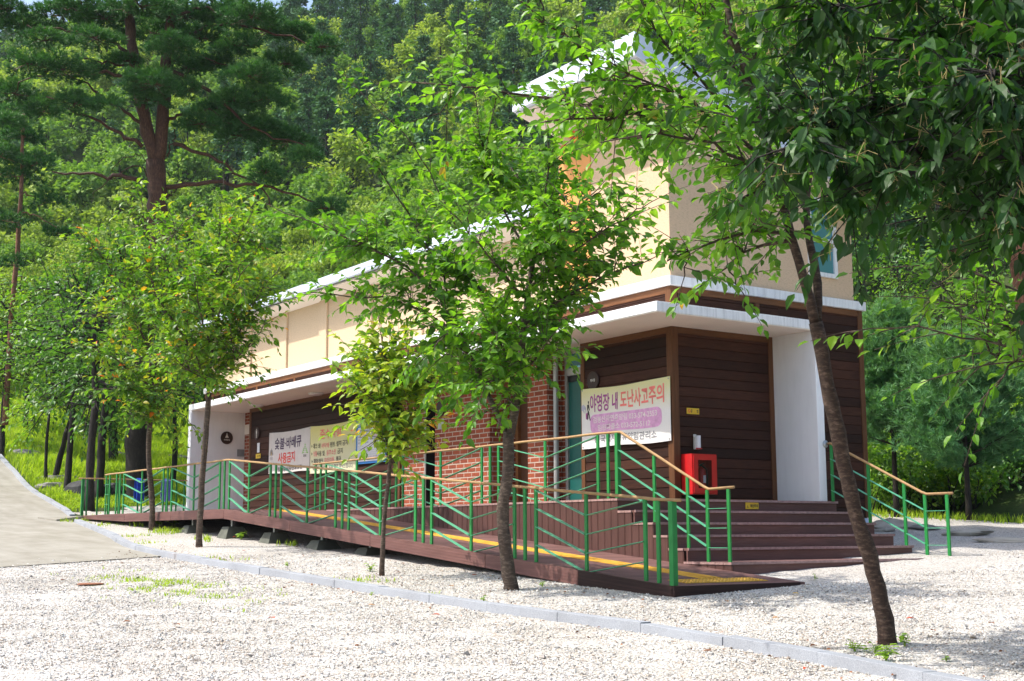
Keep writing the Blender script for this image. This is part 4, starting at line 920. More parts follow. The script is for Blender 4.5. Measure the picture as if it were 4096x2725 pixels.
# right tree, close to the camera
Dp = 10.29; T_ = Tree(12, .122, .036, .45)
T_.trunk(px(Dp, (3552, 2600), (3535, 2450), (3500, 2300), (3462, 2180), (3425, 2060), (3385, 1900), (3352, 1740), (3300, 1500), (3262, 1290)), .066, .054, 22, .22)
T_.trunk(px(Dp, (3262, 1300), (3225, 1130), (3165, 960), (3130, 800), (3085, 640), (3040, 480), (2985, 300), (2925, 130), (2890, -80), (2870, -300)), .040, .020, 20)
T_.trunk(px(Dp, (3265, 1300), (3285, 1180, .1), (3255, 1020, .2), (3215, 900, .3), (3230, 700, .5), (3300, 500, .7), (3330, 250, .9), (3360, 0, 1.)), .036, .016, 18)
LB_ = [((3090, 650), (2945, 540, -.1), (2800, 500, -.2), (2676, 478, -.2), (2509, 385, -.2), (2428, 291, -.1), (2268, 157, 0), (2140, 63, 0), (2040, -20, 0)),
 ((2676, 478, -.2), (2500, 440, .1), (2340, 410, .2), (2167, 391, .2), (2013, 365, .2), (1830, 340, .2), (1680, 330, .2)), ((3085, 640), (2900, 420, .4), (2770, 304, .5), (2703, 224, .5), (2629, 110, .5), (2560, 0, .5), (2500, -120, .5)),
 ((3130, 800), (2980, 700, .5), (2800, 600, .9), (2650, 560, 1.2)), ((3120, 760), (2950, 640, -.5), (2800, 560, -.8), (2600, 520, -1.), (2450, 560, -1.)), ((2945, 540, -.1), (2780, 420, -.5), (2600, 330, -.7), (2440, 250, -.8)),
 ((2800, 500), (2650, 540, .4), (2480, 560, .6), (2350, 560, .7)), ((2600, 440, .0), (2450, 480, -.4), (2300, 480, -.6), (2200, 480, -.6)),
 ((3000, 360), (2880, 200, -.3), (2800, 60, -.5), (2760, -80, -.6)), ((3165, 940), (3020, 900, -.2), (2880, 950, -.3), (2760, 1010, -.4), (2670, 1040, -.4)), ((3170, 960), (3040, 960, .3), (2930, 1050, .4), (2850, 1120, .5)),
 ((3130, 800), (3050, 760, -.4), (2960, 780, -.6), (2870, 840, -.7)), ((3230, 700, .5), (3330, 650, .7), (3450, 600, 1.)), ((3300, 500, .7), (3400, 380, .8), (3520, 300, 1.)),
 ((2985, 300), (3080, 180, .2), (3150, 50, .3)), ((2950, 200), (2850, 20, .4), (2800, -150, .5)), ((3240, 800, .4), (3150, 780, .9), (3060, 720, 1.3))]
for L_ in LB_: T_.limb(px(Dp, *L_), .018, .005, .14, .085, 4, (.25, .5))
T_.done('cherry_tree', 'nearest cherry tree with a leaning ringed trunk forking high up, right of the steps', 'tree', (7.72, -4.7, gz(7.72, -4.7)), 'cherry_leaf', 'cherry_bark_red', 'cherry trees planted along the kerb')
# small yellowing tree
Dp = 16.36; T_ = Tree(13, .150, .040, .4)
T_.trunk(px(Dp, (1527, 2315), (1530, 2200), (1535, 2080), (1550, 1950), (1562, 1830), (1575, 1720), (1590, 1640)), .030, .022, 16, .3)
for L_ in [((1590, 1640), (1570, 1520), (1535, 1400), (1520, 1290)), ((1580, 1600), (1600, 1480, .2), (1590, 1380, .3), (1570, 1310, .4)), ((1590, 1640), (1660, 1520, .1), (1700, 1420, .2), (1710, 1360, .3)), ((1580, 1620), (1500, 1520, .3), (1440, 1440, .5), (1400, 1400, .6)), ((1590, 1640), (1640, 1570, .1), (1680, 1500, .2), (1720, 1450, .3)), ((1580, 1680), (1510, 1620, -.2), (1440, 1560, -.3), (1385, 1500, -.4)), ((1570, 1740), (1500, 1690, .2), (1450, 1680, .3)),
 ((1575, 1720), (1640, 1660, -.2), (1700, 1600, -.3), (1740, 1560, -.4)), ((1560, 1540), (1480, 1470, .4), (1420, 1430, .5)), ((1570, 1540), (1620, 1440, -.4), (1640, 1380, -.5)), ((1565, 1800), (1610, 1740, .2), (1660, 1720, .3)), ((1565, 1790), (1530, 1760, -.2), (1490, 1740, -.3)), ((1562, 1850), (1600, 1800), (1620, 1790))]:
    T_.limb(px(Dp, *L_), .012, .004, .12, .075, 4, (.2, .42))
T_.done('cherry_tree', 'small thin cherry tree with yellow and orange tinted leaves in front of the notice board', 'tree', (.16, -4.97, gz(.16, -4.97)), 'yellow_leaf', 'cherry_bark', 'cherry trees planted along the kerb')
# two trees further along the row
Dp = 21.58; T_ = Tree(14, .150, .05, .35)
T_.trunk(px(Dp, (796, 2200), (798, 2100), (806, 1950), (820, 1780), (830, 1650), (836, 1570)), .050, .044, 16, .2)
for L_ in [((836, 1570), (800, 1480), (775, 1380), (740, 1250)), ((836, 1570), (850, 1400), (855, 1200), (870, 1000), (885, 860)), ((840, 1560), (900, 1450), (980, 1280), (1050, 1150), (1130, 1060)), ((845, 1420), (930, 1300, .5), (1020, 1200, .9), (1100, 1200, 1.2)), ((780, 1400), (690, 1290, -.4), (620, 1180, -.6), (580, 1050, -.7)),
 ((855, 1250), (760, 1100, .6), (700, 960, .8), (640, 860, 1.)), ((860, 1150), (940, 1000, -.6), (990, 880, -.9)), ((800, 1500), (730, 1420, .6), (670, 1380, 1.)), ((870, 1000), (960, 960, .8), (1080, 980, 1.2)), ((850, 1400), (800, 1250, -1.), (780, 1100, -1.4)), ((880, 1480), (960, 1420, -.5), (1010, 1380, -.8)), ((865, 1100), (900, 950, 1.2), (920, 850, 1.6)), ((740, 1250), (690, 1120), (640, 1000)), ((820, 1540), (760, 1480, -.5), (700, 1440, -.8)), ((850, 1300), (930, 1150, -1.2), (1000, 1050, -1.6))]:
    T_.limb(px(Dp, *L_), .020, .006, .12, .09, 7, (.45, .9))
for L_ in [((870, 1000), (880, 850), (890, 720)), ((740, 1200), (700, 950), (690, 850)), ((900, 900), (960, 820))]: T_.limb(px(Dp, *L_), .010, .004, .1, .15, 0)
T_.done('cherry_tree', 'cherry tree flecked with orange leaves in front of the far end of the canopy', 'tree', (-6.13, -4.87, gz(-6.13, -4.87)), 'autumn_leaf', 'cherry_bark', 'cherry trees planted along the kerb')
Dp = 26.19; T_ = Tree(15, .165, .055, .35)
T_.trunk(px(Dp, (607, 2130), (612, 2050), (604, 1940), (590, 1830), (600, 1700), (608, 1560), (600, 1450)), .056, .046, 16, .2)
for L_ in [((600, 1450), (560, 1300), (530, 1150), (500, 1000)), ((600, 1450), (600, 1250), (590, 1050), (575, 850), (565, 740)), ((605, 1500), (680, 1380), (740, 1250), (760, 1100)), ((604, 1550), (520, 1480, -.5), (440, 1420, -.8), (330, 1380, -1.)), ((602, 1480), (500, 1350, .6), (400, 1250, 1.), (320, 1170, 1.3)), ((606, 1600), (560, 1560, -.6), (480, 1560, -1.)), ((600, 1300), (480, 1120, -.5), (380, 1000, -.7), (290, 900, -.8)),
 ((595, 1150), (660, 1000, .6), (700, 900, .9)), ((608, 1640), (650, 1600, -.8), (690, 1560, -1.2)), ((600, 1400), (520, 1250, -1.4), (460, 1150, -1.8)), ((604, 1560), (680, 1480, 1.), (720, 1430, 1.6)), ((600, 1700), (560, 1660, -.6), (530, 1640, -1.))]:
    T_.limb(px(Dp, *L_), .024, .006, .12, .10, 7, (.5, 1.1))
T_.done('cherry_tree', 'cherry tree with a dense green crown beside the entrance of the far walkway', 'tree', (-11.08, -3.92, gz(-11.08, -3.92)), 'autumn_leaf', 'cherry_bark', 'cherry trees planted along the kerb')

# ------------------------------------------------------------------ overhanging trees at the right edge
T_ = Tree(21, .145, .040, .75, wr=.48, up=.05); Dp = 7.6
bx = at(4700, 1400, 8.2); bx[2] = gz(bx[0], bx[1])
q = T_.trunk([bx-[0, 0, .1], bx+[.05, .0, 2.0], at(4720, 300, 8.0), at(4650, -500, 8.2)], .16, .10, 14, .3)
LB_ = [((4700, 700, .4), (4350, 480, .1), (4000, 400, 0), (3700, 400, 0), (3400, 460, 0), (3150, 480, 0), (2900, 470, .1)), ((4700, 700, .4), (4300, 620, -.4), (3950, 620, -.5), (3650, 680, -.5), (3420, 740, -.4), (3300, 770, -.4)), ((4690, 500, .4), (4300, 300, .4), (3900, 200, .5), (3600, 140, .5), (3300, 180, .6), (3050, 230, .6)),
 ((4680, 300, .4), (4300, 50, 0), (3900, -40, -.1), (3500, 0, -.1), (3200, 90, -.1)), ((4720, 900, .4), (4350, 800, .5), (4050, 790, .6), (3820, 830, .6), (3680, 870, .7), (3590, 900, .7)), ((4700, 600, .4), (4300, 500, .9), (4000, 520, 1.1), (3700, 560, 1.2), (3450, 620, 1.3)), ((4680, 250), (4350, -100, .6), (4000, -200, .7), (3650, -150, .8)),
 ((4720, 900), (4400, 900, -.3), (4150, 920, -.4), (3980, 980, -.4)), ((4700, 650), (4300, 400, -.6), (4000, 280, -.7), (3750, 280, -.7)), ((4700, 500), (4400, 200, 1.2), (4100, 100, 1.4), (3850, 80, 1.5)), ((4720, 800), (4350, 690, 1.2), (4100, 650, 1.4), (3900, 700, 1.5)), ((4000, 400), (3750, 560, .3), (3560, 640, .4)), ((3400, 460), (3250, 560, -.3), (3100, 620, -.4))]
for L_ in LB_: T_.limb(px(Dp, *L_), .018, .005, .2, .06, 8, (.3, .65))
ct = MB()
for p, a in zip(np.concatenate(T_.P)[::37], np.concatenate(T_.A)[::37]):
    for k in range(5): ct.tube([p, p+nrm(T_.r.normal(size=3)+a)*.05, p+nrm(T_.r.normal(size=3)+[0, 0, .4])*.10], .0022, 3, cap=False)
o = T_.done('oak_tree', 'big dark leaved tree whose serrated foliage hangs into the upper right corner', 'tree', tuple(bx), 'oak_leaf', 'dark_bark'); ct.build('flower_sprays', M['catkin'], o)
T_ = Tree(22, .12, .055, .5); Dp = 9.2; bx = at(4800, 1900, 10.2); bx[2] = gz(bx[0], bx[1])
T_.trunk([bx-[0, 0, .1], bx+[0, .05, 1.0], at(4750, 1500, 10), at(4780, 900, 10)], .09, .05, 12, .3)
for L_ in [((4760, 1600, .8), (4300, 1480, .2), (4096, 1410, .1), (3900, 1350, 0), (3760, 1310, 0), (3620, 1300, 0), (3480, 1330, 0), (3400, 1330, 0)), ((4750, 1400, .8), (4300, 1260, .5), (4050, 1150, .4), (3850, 1080, .3), (3700, 1050, .3), (3580, 1060, .3)), ((4760, 1500, .8), (4300, 1450, -.3), (4050, 1440, -.4), (3900, 1460, -.5), (3800, 1500, -.5)), ((4300, 1480, .2), (4096, 1330, .5), (3950, 1230, .6), (3800, 1200, .7), (3640, 1180, .7)), ((4096, 1410, .1), (3980, 1430, .4), (3850, 1420, .6))]:
    T_.limb(px(Dp, *L_), .016, .004, .25, .11, 4, (.3, .6))
T_.done('cherry_tree', 'cherry branch with bright backlit leaves reaching in from the right edge', 'tree', tuple(bx), 'cherry_leaf', 'cherry_bark')

# ------------------------------------------------------------------ pines
def pine(name, label, D_, trunks, limbs, pads, base, leafm, barkm, seed, tl=.15, per=200, k=11, wid=.008, cat='pine tree', twig=True):
    r = np.random.default_rng(seed); wd = MB()
    for pts, r0, r1 in trunks:
        q = spline(px(D_, *pts), 22); q[1:-1] += r.normal(size=(20, 3))*r0*.10; wd.tube(q, np.linspace(r0, r1, 22)*(1+.05*r.normal(size=22)), 12, wob=.04)
    for pts, r0 in limbs: q = spline(px(D_, *pts), 14); q[1:] += r.normal(size=(13, 3))*.04; wd.tube(q, np.linspace(r0, r0*.3, 14), 6)
    nd = MB(); mpp = D_/FPX
    for (x, y_, rx, ry) in pads:
        rx *= .88; ry *= .70
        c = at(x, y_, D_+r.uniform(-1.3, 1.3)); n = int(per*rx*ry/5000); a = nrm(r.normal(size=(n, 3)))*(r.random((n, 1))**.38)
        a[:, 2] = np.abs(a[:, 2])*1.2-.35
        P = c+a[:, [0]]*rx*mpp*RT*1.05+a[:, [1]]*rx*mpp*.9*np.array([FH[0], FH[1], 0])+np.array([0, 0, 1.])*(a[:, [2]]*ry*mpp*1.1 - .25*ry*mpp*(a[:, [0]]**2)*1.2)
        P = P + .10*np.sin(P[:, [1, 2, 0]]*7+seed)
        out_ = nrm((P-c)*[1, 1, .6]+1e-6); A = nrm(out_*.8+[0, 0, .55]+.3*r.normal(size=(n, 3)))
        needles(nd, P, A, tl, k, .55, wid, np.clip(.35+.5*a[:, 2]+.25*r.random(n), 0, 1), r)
        if twig:
            for i in range(0, n, 16): wd.tube([c-[0, 0, .15*ry*mpp], (c+P[i])/2-[0, 0, .12*ry*mpp], P[i]], [.012, .009, .004], 3, cap=False)
    o = thing(name, label, cat, base); wd.build('trunk', M[barkm], o, smooth_=True); nd.build('crown', M[leafm], o); return o; return o
bp = at(560, 2010, 36.5); bp[2] = gz(bp[0], bp[1])
D_ = 36.5; yb = 2040
big = pine('pine_tree', 'tall dark pine with a forked reddish trunk towering behind the far end of the building', D_, [(((590, 1400), (618, 1150), (636, 950), (632, 760), (622, 640)), .30, .26), (((625, 660), (600, 560), (572, 450), (548, 320), (528, 200), (512, 50), (498, -120), (490, -300)), .19, .09), (((625, 660), (642, 570), (656, 440), (660, 300), (674, 170), (690, 40), (700, -120), (705, -300)), .19, .09)],
 [(((570, 725), (500, 710), (430, 700), (330, 692), (200, 698)), .07), (((647, 751), (760, 735), (900, 730), (1050, 740), (1165, 770), (1270, 820)), .075), (((570, 588), (480, 530), (370, 475), (310, 440), (180, 390)), .06), (((565, 493), (470, 430), (350, 340), (270, 300)), .055), (((695, 576), (780, 600), (860, 630), (950, 690), (1050, 750), (1090, 830)), .06), (((677, 475), (760, 450), (850, 440), (900, 480)), .05), (((690, 285), (790, 340), (900, 420), (1000, 520), (1150, 560), (1240, 600)), .06), (((517, 214), (430, 155), (330, 130), (220, 115), (100, 110)), .055), (((530, 290), (430, 295), (300, 305), (120, 300), (60, 360)), .055), (((690, 180), (770, 130), (860, 90), (1000, 100), (1150, 150), (1300, 190)), .055), (((540, 270), (420, 250), (300, 240)), .04), (((512, 60), (400, 30), (250, 40)), .045), (((690, 60), (820, 30), (1000, 50), (1090, 90)), .045), (((664, 250), (780, 210), (900, 260)), .04), (((650, 640), (700, 560), (705, 450)), .03), (((622, 800), (560, 640), (420, 740), (360, 800)), .025), (((650, 800), (700, 760), (740, 720)), .03), (((630, 680), (560, 600), (480, 640), (430, 700)), .02)],
 [(100, 110, 150, 60), (250, 60, 150, 55), (420, 70, 150, 55), (620, 130, 190, 70), (740, 60, 150, 70), (900, 60, 140, 60), (1010, 60, 140, 70), (560, 20, 170, 60), (330, 20, 150, 50), (620, 330, 130, 75), (700, 190, 120, 60), (760, 270, 110, 50), (860, 250, 110, 50), (300, 410, 95, 55), (230, 270, 170, 55), (400, 280, 100, 40), (60, 370, 120, 60), (110, 250, 110, 50), (800, 490, 100, 55), (900, 480, 90, 60), (870, 430, 100, 40), (1080, 110, 140, 60), (1180, 140, 110, 50), (1280, 180, 80, 45), (1130, 250, 110, 60), (1000, 300, 130, 60), (1060, 390, 120, 65), (940, 400, 110, 55), (1150, 560, 140, 75), (1050, 500, 110, 60), (1230, 620, 70, 50), (960, 540, 90, 50), (1290, 830, 90, 45), (1060, 690, 80, 50), (30, 480, 80, 60), (380, 150, 120, 45), (180, 160, 120, 40), (500, 240, 90, 45), (820, 150, 120, 50), (940, 180, 110, 50), (20, 30, 90, 60), (740, 360, 90, 45), (600, 400, 90, 40), (180, 440, 90, 45), (420, 410, 70, 35)],
 tuple(bp), 'needle_dark', 'pine_bark', 31, .17, 330, 13, .013)
lw = MB(); q = spline(px(D_, (556, yb), (556, 1950), (552, 1800), (565, 1600), (590, 1405)), 18); q[1:-1] += rng.normal(size=(16, 3))*.02; lw.tube(q, np.linspace(.37, .30, 18), 14, wob=.05); lw.build('lower_trunk', M['dark_bark'], big, smooth_=True)  # shade on the lower trunk is put into a darker bark colour
# slim pine further left
D_ = 46; bp = at(30, 1500, D_); bp[2] = gz(bp[0], bp[1])
pine('pine_tree', 'slim red trunked pine at the left edge behind the cherry trees', D_, [(((20, 1700), (40, 1350), (65, 1050), (80, 850), (90, 600), (95, 350)), .11, .05)], [(((75, 900), (0, 860)), .03), (((80, 850), (160, 870), (230, 920)), .03), (((85, 780), (180, 790)), .03), (((60, 1100), (120, 1120)), .025)],
 [(60, 700, 130, 60), (0, 620, 120, 70), (150, 650, 90, 50), (90, 540, 110, 60), (20, 880, 90, 45), (190, 800, 80, 45), (230, 930, 80, 40), (60, 1060, 50, 35), (80, 440, 100, 60)], tuple(bp), 'needle_dark', 'red_pine_bark', 32, .2, 230, 12, .020)
# big red pine at the right edge
D_ = 23; bp = at(4250, 2150, D_); bp[2] = gz(bp[0], bp[1])
pine('pine_tree', 'thick flaky orange barked pine trunk at the right edge', D_, [(((4260, 2220), (4210, 1800), (4145, 1400), (4085, 1100), (4062, 900), (4045, 600), (4020, 300), (3990, -100)), .25, .17)], [(((4050, 880), (3980, 850), (3860, 900)), .05), (((4045, 800), (3960, 760), (3700, 690)), .05), (((4020, 500), (3900, 420), (3700, 350)), .05)],
 [(3600, 640, 190, 80), (3750, 730, 170, 80), (3650, 480, 200, 90), (3820, 560, 170, 90), (3900, 800, 130, 60), (3560, 800, 130, 60), (3960, 300, 200, 100), (3700, 250, 200, 100), (3820, 1000, 120, 60)], tuple(bp), 'needle_blue', 'red_pine_bark', 33, .16, 300, 12, .012)
def young_pine(label, x, y_, D_, hpx, rpx, seed, base_px, low):
    r = np.random.default_rng(seed); base = at(x, base_px, D_); base[2] = gz(base[0], base[1]); mpp = D_/FPX; hh_ = (base_px-y_)*mpp; wd = MB(); nd = MB()
    wd.tube(spline([base-[0, 0, .1], base+[0, 0, hh_*.4], base+[.05, 0, hh_*.97]], 10), np.linspace(.065, .015, 10), 8)
    P = []; A = []
    for lv in np.linspace(low, .96, 11):
        R0 = rpx*mpp*(1.06-.75*((lv-low)/(1-low))**1.2); c = base+[0, 0, hh_*lv]
        for k in range(9):
            a = r.random()*6.28; d_ = np.array([math.cos(a), math.sin(a), .25+.5*lv]); L = R0*r.uniform(.7, 1.1); e = c+nrm(d_)*L; wd.tube([c, (c+e)/2-[0, 0, .04], e], [.014, .01, .005], 4, cap=False)
            for s_ in np.linspace(.3, 1, 8):
                for q_ in range(9):
                    p = c+(e-c)*s_+r.normal(size=3)*.11*(.4+s_); P.append(p); A.append(nrm(nrm(d_)*.8+[0, 0, .35]+.6*r.normal(size=3)))
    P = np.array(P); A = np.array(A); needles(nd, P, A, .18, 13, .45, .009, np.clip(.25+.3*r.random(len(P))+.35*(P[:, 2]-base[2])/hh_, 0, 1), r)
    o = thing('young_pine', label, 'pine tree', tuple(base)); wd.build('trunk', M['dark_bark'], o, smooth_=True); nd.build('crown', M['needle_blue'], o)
young_pine('young soft needled pine just right of the building corner', 3590, 1330, 27.5, 0, 270, 41, 2130, .36)
young_pine('young soft needled pine near the right edge with a long bare trunk', 3880, 1430, 26.0, 0, 330, 42, 2135, .30)

# ------------------------------------------------------------------ trees and shrubs round the yard
def auto_tree(label, x, y_, h, cr, ch, seed, leafm='tree_leaf', barkm='dark_bark', leaf=.16, tr=.10, lean=(0, 0), nl=14, name='broadleaf_tree', group=None, fork=.45, dens=.085, shoot=(.35, .8), step=.3):
    T_ = Tree(seed, leaf, dens, .4, shoot=shoot); base = np.array([x, y_, gz(x, y_)]); top = base+[lean[0], lean[1], h]
    c = base+[lean[0], lean[1], h-ch*.5]; f_ = base+(top-base)*fork
    T_.trunk([base-[0, 0, .1], base+(f_-base)*.5+T_.r.normal(size=3)*.06, f_], tr, tr*.8, 10, .3); T_.trunk([f_, (f_+top)/2+T_.r.normal(size=3)*.15, top-[0, 0, .2*ch]], tr*.75, tr*.2, 8)
    for k in range(nl):
        a = k*2.4+T_.r.random()*.6; v = T_.r.uniform(-.85, .95); rr = math.sqrt(max(.05, 1-v*v))*T_.r.uniform(.75, 1.05); e = c+np.array([math.cos(a)*rr*cr, math.sin(a)*rr*cr, v*ch*.5]); s_ = f_+(top-f_)*np.clip((v+1)/2*.75, 0, .75)
        T_.limb([s_, (s_+e)/2+[0, 0, .1*ch*(.3)], e], tr*.4, .008, .3, step, 4, (.5*cr*.5, cr*.6))
    return T_.done(name, label, 'tree', tuple(base), leafm, barkm, group)
def atd(px_, py_, d): p = at(px_, py_, d); return p[0], p[1]
GL = 'trees on the grassy bank at the left'
for (px_, d, h, cr, ch, lm, lb, sd, tr, ln, fk) in [
  (185, 40.5, 5.2, 1.5, 3.6, 'bright_leaf', 'thin straight trunked young tree on the grassy bank', 51, .055, (0, 0), .42), (215, 41.5, 5.6, 1.8, 3.8, 'tree_leaf', 'forked tree leaning to the right on the grassy bank, beside a thin straight one', 52, .10, (1.2, .9), .3),
  (362, 33.6, 6.6, 2.0, 4.4, 'tree_leaf', 'dark trunked tree by the boulders, left of two close trunks', 53, .12, (.1, .1), .42), (398, 36.5, 7.0, 2.1, 4.6, 'tree_leaf', 'dark straight trunk just right of the tree by the boulders', 54, .12, (.2, .2), .45),
  (455, 46.0, 8.0, 2.4, 5.6, 'tree_leaf', 'tree standing in the tall grass behind the row of rocks', 55, .16, (.1, .1), .4), (0, 46.0, 6.5, 2.2, 4.4, 'bright_leaf', 'light green tree at the left edge above the road', 56, .10, (0, 0), .35), (90, 50, 6.2, 2.4, 4.2, 'bright_leaf', 'sunlit yellow green tree behind the left edge of the bank', 57, .10, (0, 0), .35), (270, 38.5, 6.6, 2.2, 4.2, 'tree_leaf', 'full crowned tree between the thin tree and the boulders', 58, .10, (0, .2), .42), (690, 41, 6.2, 2.2, 4.6, 'tree_leaf', 'tree close behind the far white fin', 59, .09, (0, 0), .35), (820, 47, 8.6, 2.6, 6.2, 'bright_leaf', 'light green tree rising behind the far roof corner', 60, .12, (0, 0), .3)]:
    x, y_ = atd(px_, 1900, d); auto_tree(lb, x, y_, h, cr*1.12, ch*1.18, sd, lm, 'dark_bark', .20 if d < 45 else .24, tr, ln, 22, group=GL, fork=fk, dens=.085, step=.26)
def shrub(label, x, y_, r_, h, seed, leafm='bright_leaf', leaf=.13, n=1500, name='shrub', group=None, stems=9):
    r = np.random.default_rng(seed); base = np.array([x, y_, gz(x, y_)]); mb = MB(); wd = MB()
    cl = base+np.stack([r.normal(size=stems)*r_*.5, r.normal(size=stems)*r_*.5, h*(.25+.7*r.random(stems))], 1)
    for c in cl: wd.tube([base+[*(r.normal(size=2)*.1), -.05], (base+c)/2+[*(r.normal(size=2)*.08), 0], c], [.02, .014, .006], 4, cap=False)
    i = r.integers(0, stems, n); a = nrm(r.normal(size=(n, 3)))*(r.random((n, 1))**.5); P = cl[i]+a*np.array([r_*.55, r_*.55, h*.33]); P[:, 2] = np.maximum(P[:, 2], base[2]+.05)
    A = nrm(a+[0, 0, -.15]+.6*r.normal(size=(n, 3))); N = nrm([0, 0, 1.]+.5*r.normal(size=(n, 3))); L = leaf*(.6+.7*r.random(n)); leaves(mb, P, A, N, L, L*.6, np.clip(.5*r.random(stems)[i]+.6*r.random(n), 0, 1))
    o = thing(name, label, 'shrub', tuple(base), group); wd.build('stems', M['dark_bark'], o); mb.build('foliage', M[leafm], o)
GS = 'shrubs on the slope right of the building'
rows = ['in the lowest row', 'in the middle row', 'in the upper row']; hues = {'bright_leaf': 'light green', 'tree_leaf': 'dark green'}
k = 0
for row, (D0, pxs) in enumerate([(29.5, (3450, 3530, 3620, 3710, 3800, 3890, 3980, 4070, 4160)), (32.5, (3420, 3520, 3630, 3740, 3850, 3960, 4070, 4180)), (36, (3400, 3530, 3660, 3790, 3920, 4050, 4180))]):
    for i, p_ in enumerate(pxs):
        r = np.random.default_rng(600+k); x, y_ = atd(p_, 2000, D0+r.uniform(-.6, .8)); lm = 'bright_leaf' if r.random() < .55 else 'tree_leaf'
        shrub('%s shrub %s of the slope right of the building' % ('leafy '+hues[lm], rows[row]), x, y_, .75+.25*r.random()+.1*row, 1.1+.6*r.random()+.5*row, 600+k, lm, .12+.02*row, 1100, 'shrub', GS); k += 1
GB = 'tall bushes on the slope right of the building'
for i, (p_, d, h, cr, lm) in enumerate([(3480, 40, 5.6, 1.9, 'tree_leaf'), (3640, 41, 5.0, 1.9, 'bright_leaf'), (3800, 40, 5.6, 2.0, 'tree_leaf'), (3960, 41, 5.2, 2.0, 'bright_leaf'), (4110, 40, 5.6, 2.0, 'tree_leaf'), (3440, 47, 6.6, 2.3, 'bright_leaf'), (3620, 48, 7.2, 2.4, 'tree_leaf'), (3800, 47, 7.0, 2.4, 'bright_leaf'), (3990, 48, 7.4, 2.4, 'tree_leaf')]):
    x, y_ = atd(p_, 1900, d); auto_tree('%s bushy tree %s the slope behind the young pines' % (hues[lm], 'low on' if d < 45 else 'higher up'), x, y_, h, cr, h*.85, 700+i, lm, 'dark_bark', .19, .06, (0, 0), 13, group=GB, fork=.15, dens=.10, step=.34)

# ------------------------------------------------------------------ hillside forest
def far_tree(kind, seed, hi):
    r = np.random.default_rng(seed); mb = MB(); wd = MB(); n = 7000 if hi else 1300; lf = .26 if hi else .52
    if kind == 'conifer':
        h = 10.; wd.tube([(0, 0, -.5), (.1, 0, h*.5), (0, .1, h*.95)], [.16, .11, .03], 6); P = []; A = []
        nb = 44; per = n//nb
        for b_ in range(nb):
            z = h*(.28+.70*(b_/nb)**.9); R0 = (2.3*(1-(z/h-.28)/.75)**.75+.25)*r.uniform(.65, 1.1); a = r.random()*6.28; d_ = np.array([math.cos(a), math.sin(a), 0.]); c = np.array([0, 0, z])+d_*R0*.62+[0, 0, .15*R0]
            wd.tube([(0, 0, z), c], [.04, .015], 3, cap=False)
            q = nrm(r.normal(size=(per, 3)))*r.random((per, 1))**.45*np.array([.62, .62, .20])*max(.55, R0*.62); P.append(c+q); A.append(nrm(q+d_*.4+[0, 0, .2]+.5*r.normal(size=(per, 3))))
        P = np.concatenate(P); A = np.concatenate(A); n = len(P); L = lf*(.7+.6*r.random(n)); leaves(mb, P, A, nrm([0, 0, 1.]+.6*r.normal(size=(n, 3))), L, L*.42, np.clip(.5*r.random(n)+.4*(P[:, 2]/h), 0, 1), True)
    else:
        h = 9.; wd.tube([(0, 0, -.5), (.15, 0, h*.45), (0, .15, h*.85)], [.15, .10, .03], 6); nb = 26 if hi else 20; per = n//nb; P = []; A = []; Hh = []
        for b_ in range(nb):
            a = r.random()*6.28; v = r.uniform(-.8, 1.); rr = math.sqrt(max(.03, 1-v*v))*r.uniform(.5, 1.); c = np.array([math.cos(a)*rr*2.5, math.sin(a)*rr*2.5, h*.62+v*h*.32]); wd.tube([(0, 0, h*(.3+.25*(v+1)/2)), c], [.05, .015], 3, cap=False)
            q = nrm(r.normal(size=(per, 3)))*r.random((per, 1))**.4*np.array([1.0, 1.0, .72])*r.uniform(.7, 1.15); P.append(c+q); A.append(nrm(q+.8*r.normal(size=(per, 3))+[0, 0, -.2])); Hh.append(np.full(per, r.random()))
        P = np.concatenate(P); A = np.concatenate(A); Hh = np.concatenate(Hh); n = len(P); L = lf*(.7+.6*r.random(n)); leaves(mb, P, A, nrm([0, 0, 1.]+.6*r.normal(size=(n, 3))), L, L*.62, np.clip(.4*Hh+.6*r.random(n), 0, 1), True)
    return mb, wd
KIND = {'conifer': ('far_conifer', 'pine_tree', 'dark conifer'), 'broad': ('far_broad', 'broadleaf_tree', 'green broadleaf tree'), 'yellow': ('far_yellow', 'broadleaf_tree', 'pale yellow green broadleaf tree')}
PROTO = {}; RAW = {}
for kd in KIND:
    for hi in (True, False):
        for v_ in range(2):
            mb, wd = far_tree('conifer' if kd == 'conifer' else 'broad', 900+hash(kd) % 1+len(PROTO)*3, hi)
            RAW[kd, hi, v_] = (mb, wd)
            a = wd.build('trunk', M['dark_bark'], None, (0, 0, 0)); c = mb.build('crown', M[KIND[kd][0]], None, (0, 0, 0)); PROTO[kd, hi, v_] = (a.data, c.data); bpy.data.objects.remove(a); bpy.data.objects.remove(c)
fr_ = np.random.default_rng(77); spots = []
d = 50.
while d < 205:
    st = 2.7+.008*d; w_ = .43*d+6; l = -w_
    while l < w_:
        ll_ = l+fr_.uniform(-.4, .4)*st; d_ = d+fr_.uniform(-.45, .45)*st
        X_ = CAM[0]+FH[0]*d_+RH[0]*ll_; Y_ = CAM[1]+FH[1]*d_+RH[1]*ll_
        if not (X_ > -48 and Y_ < 8): spots.append((d_, ll_, X_, Y_))
        l += st
    d += st*.95
spots.sort()
stuff = {}; nind = 0
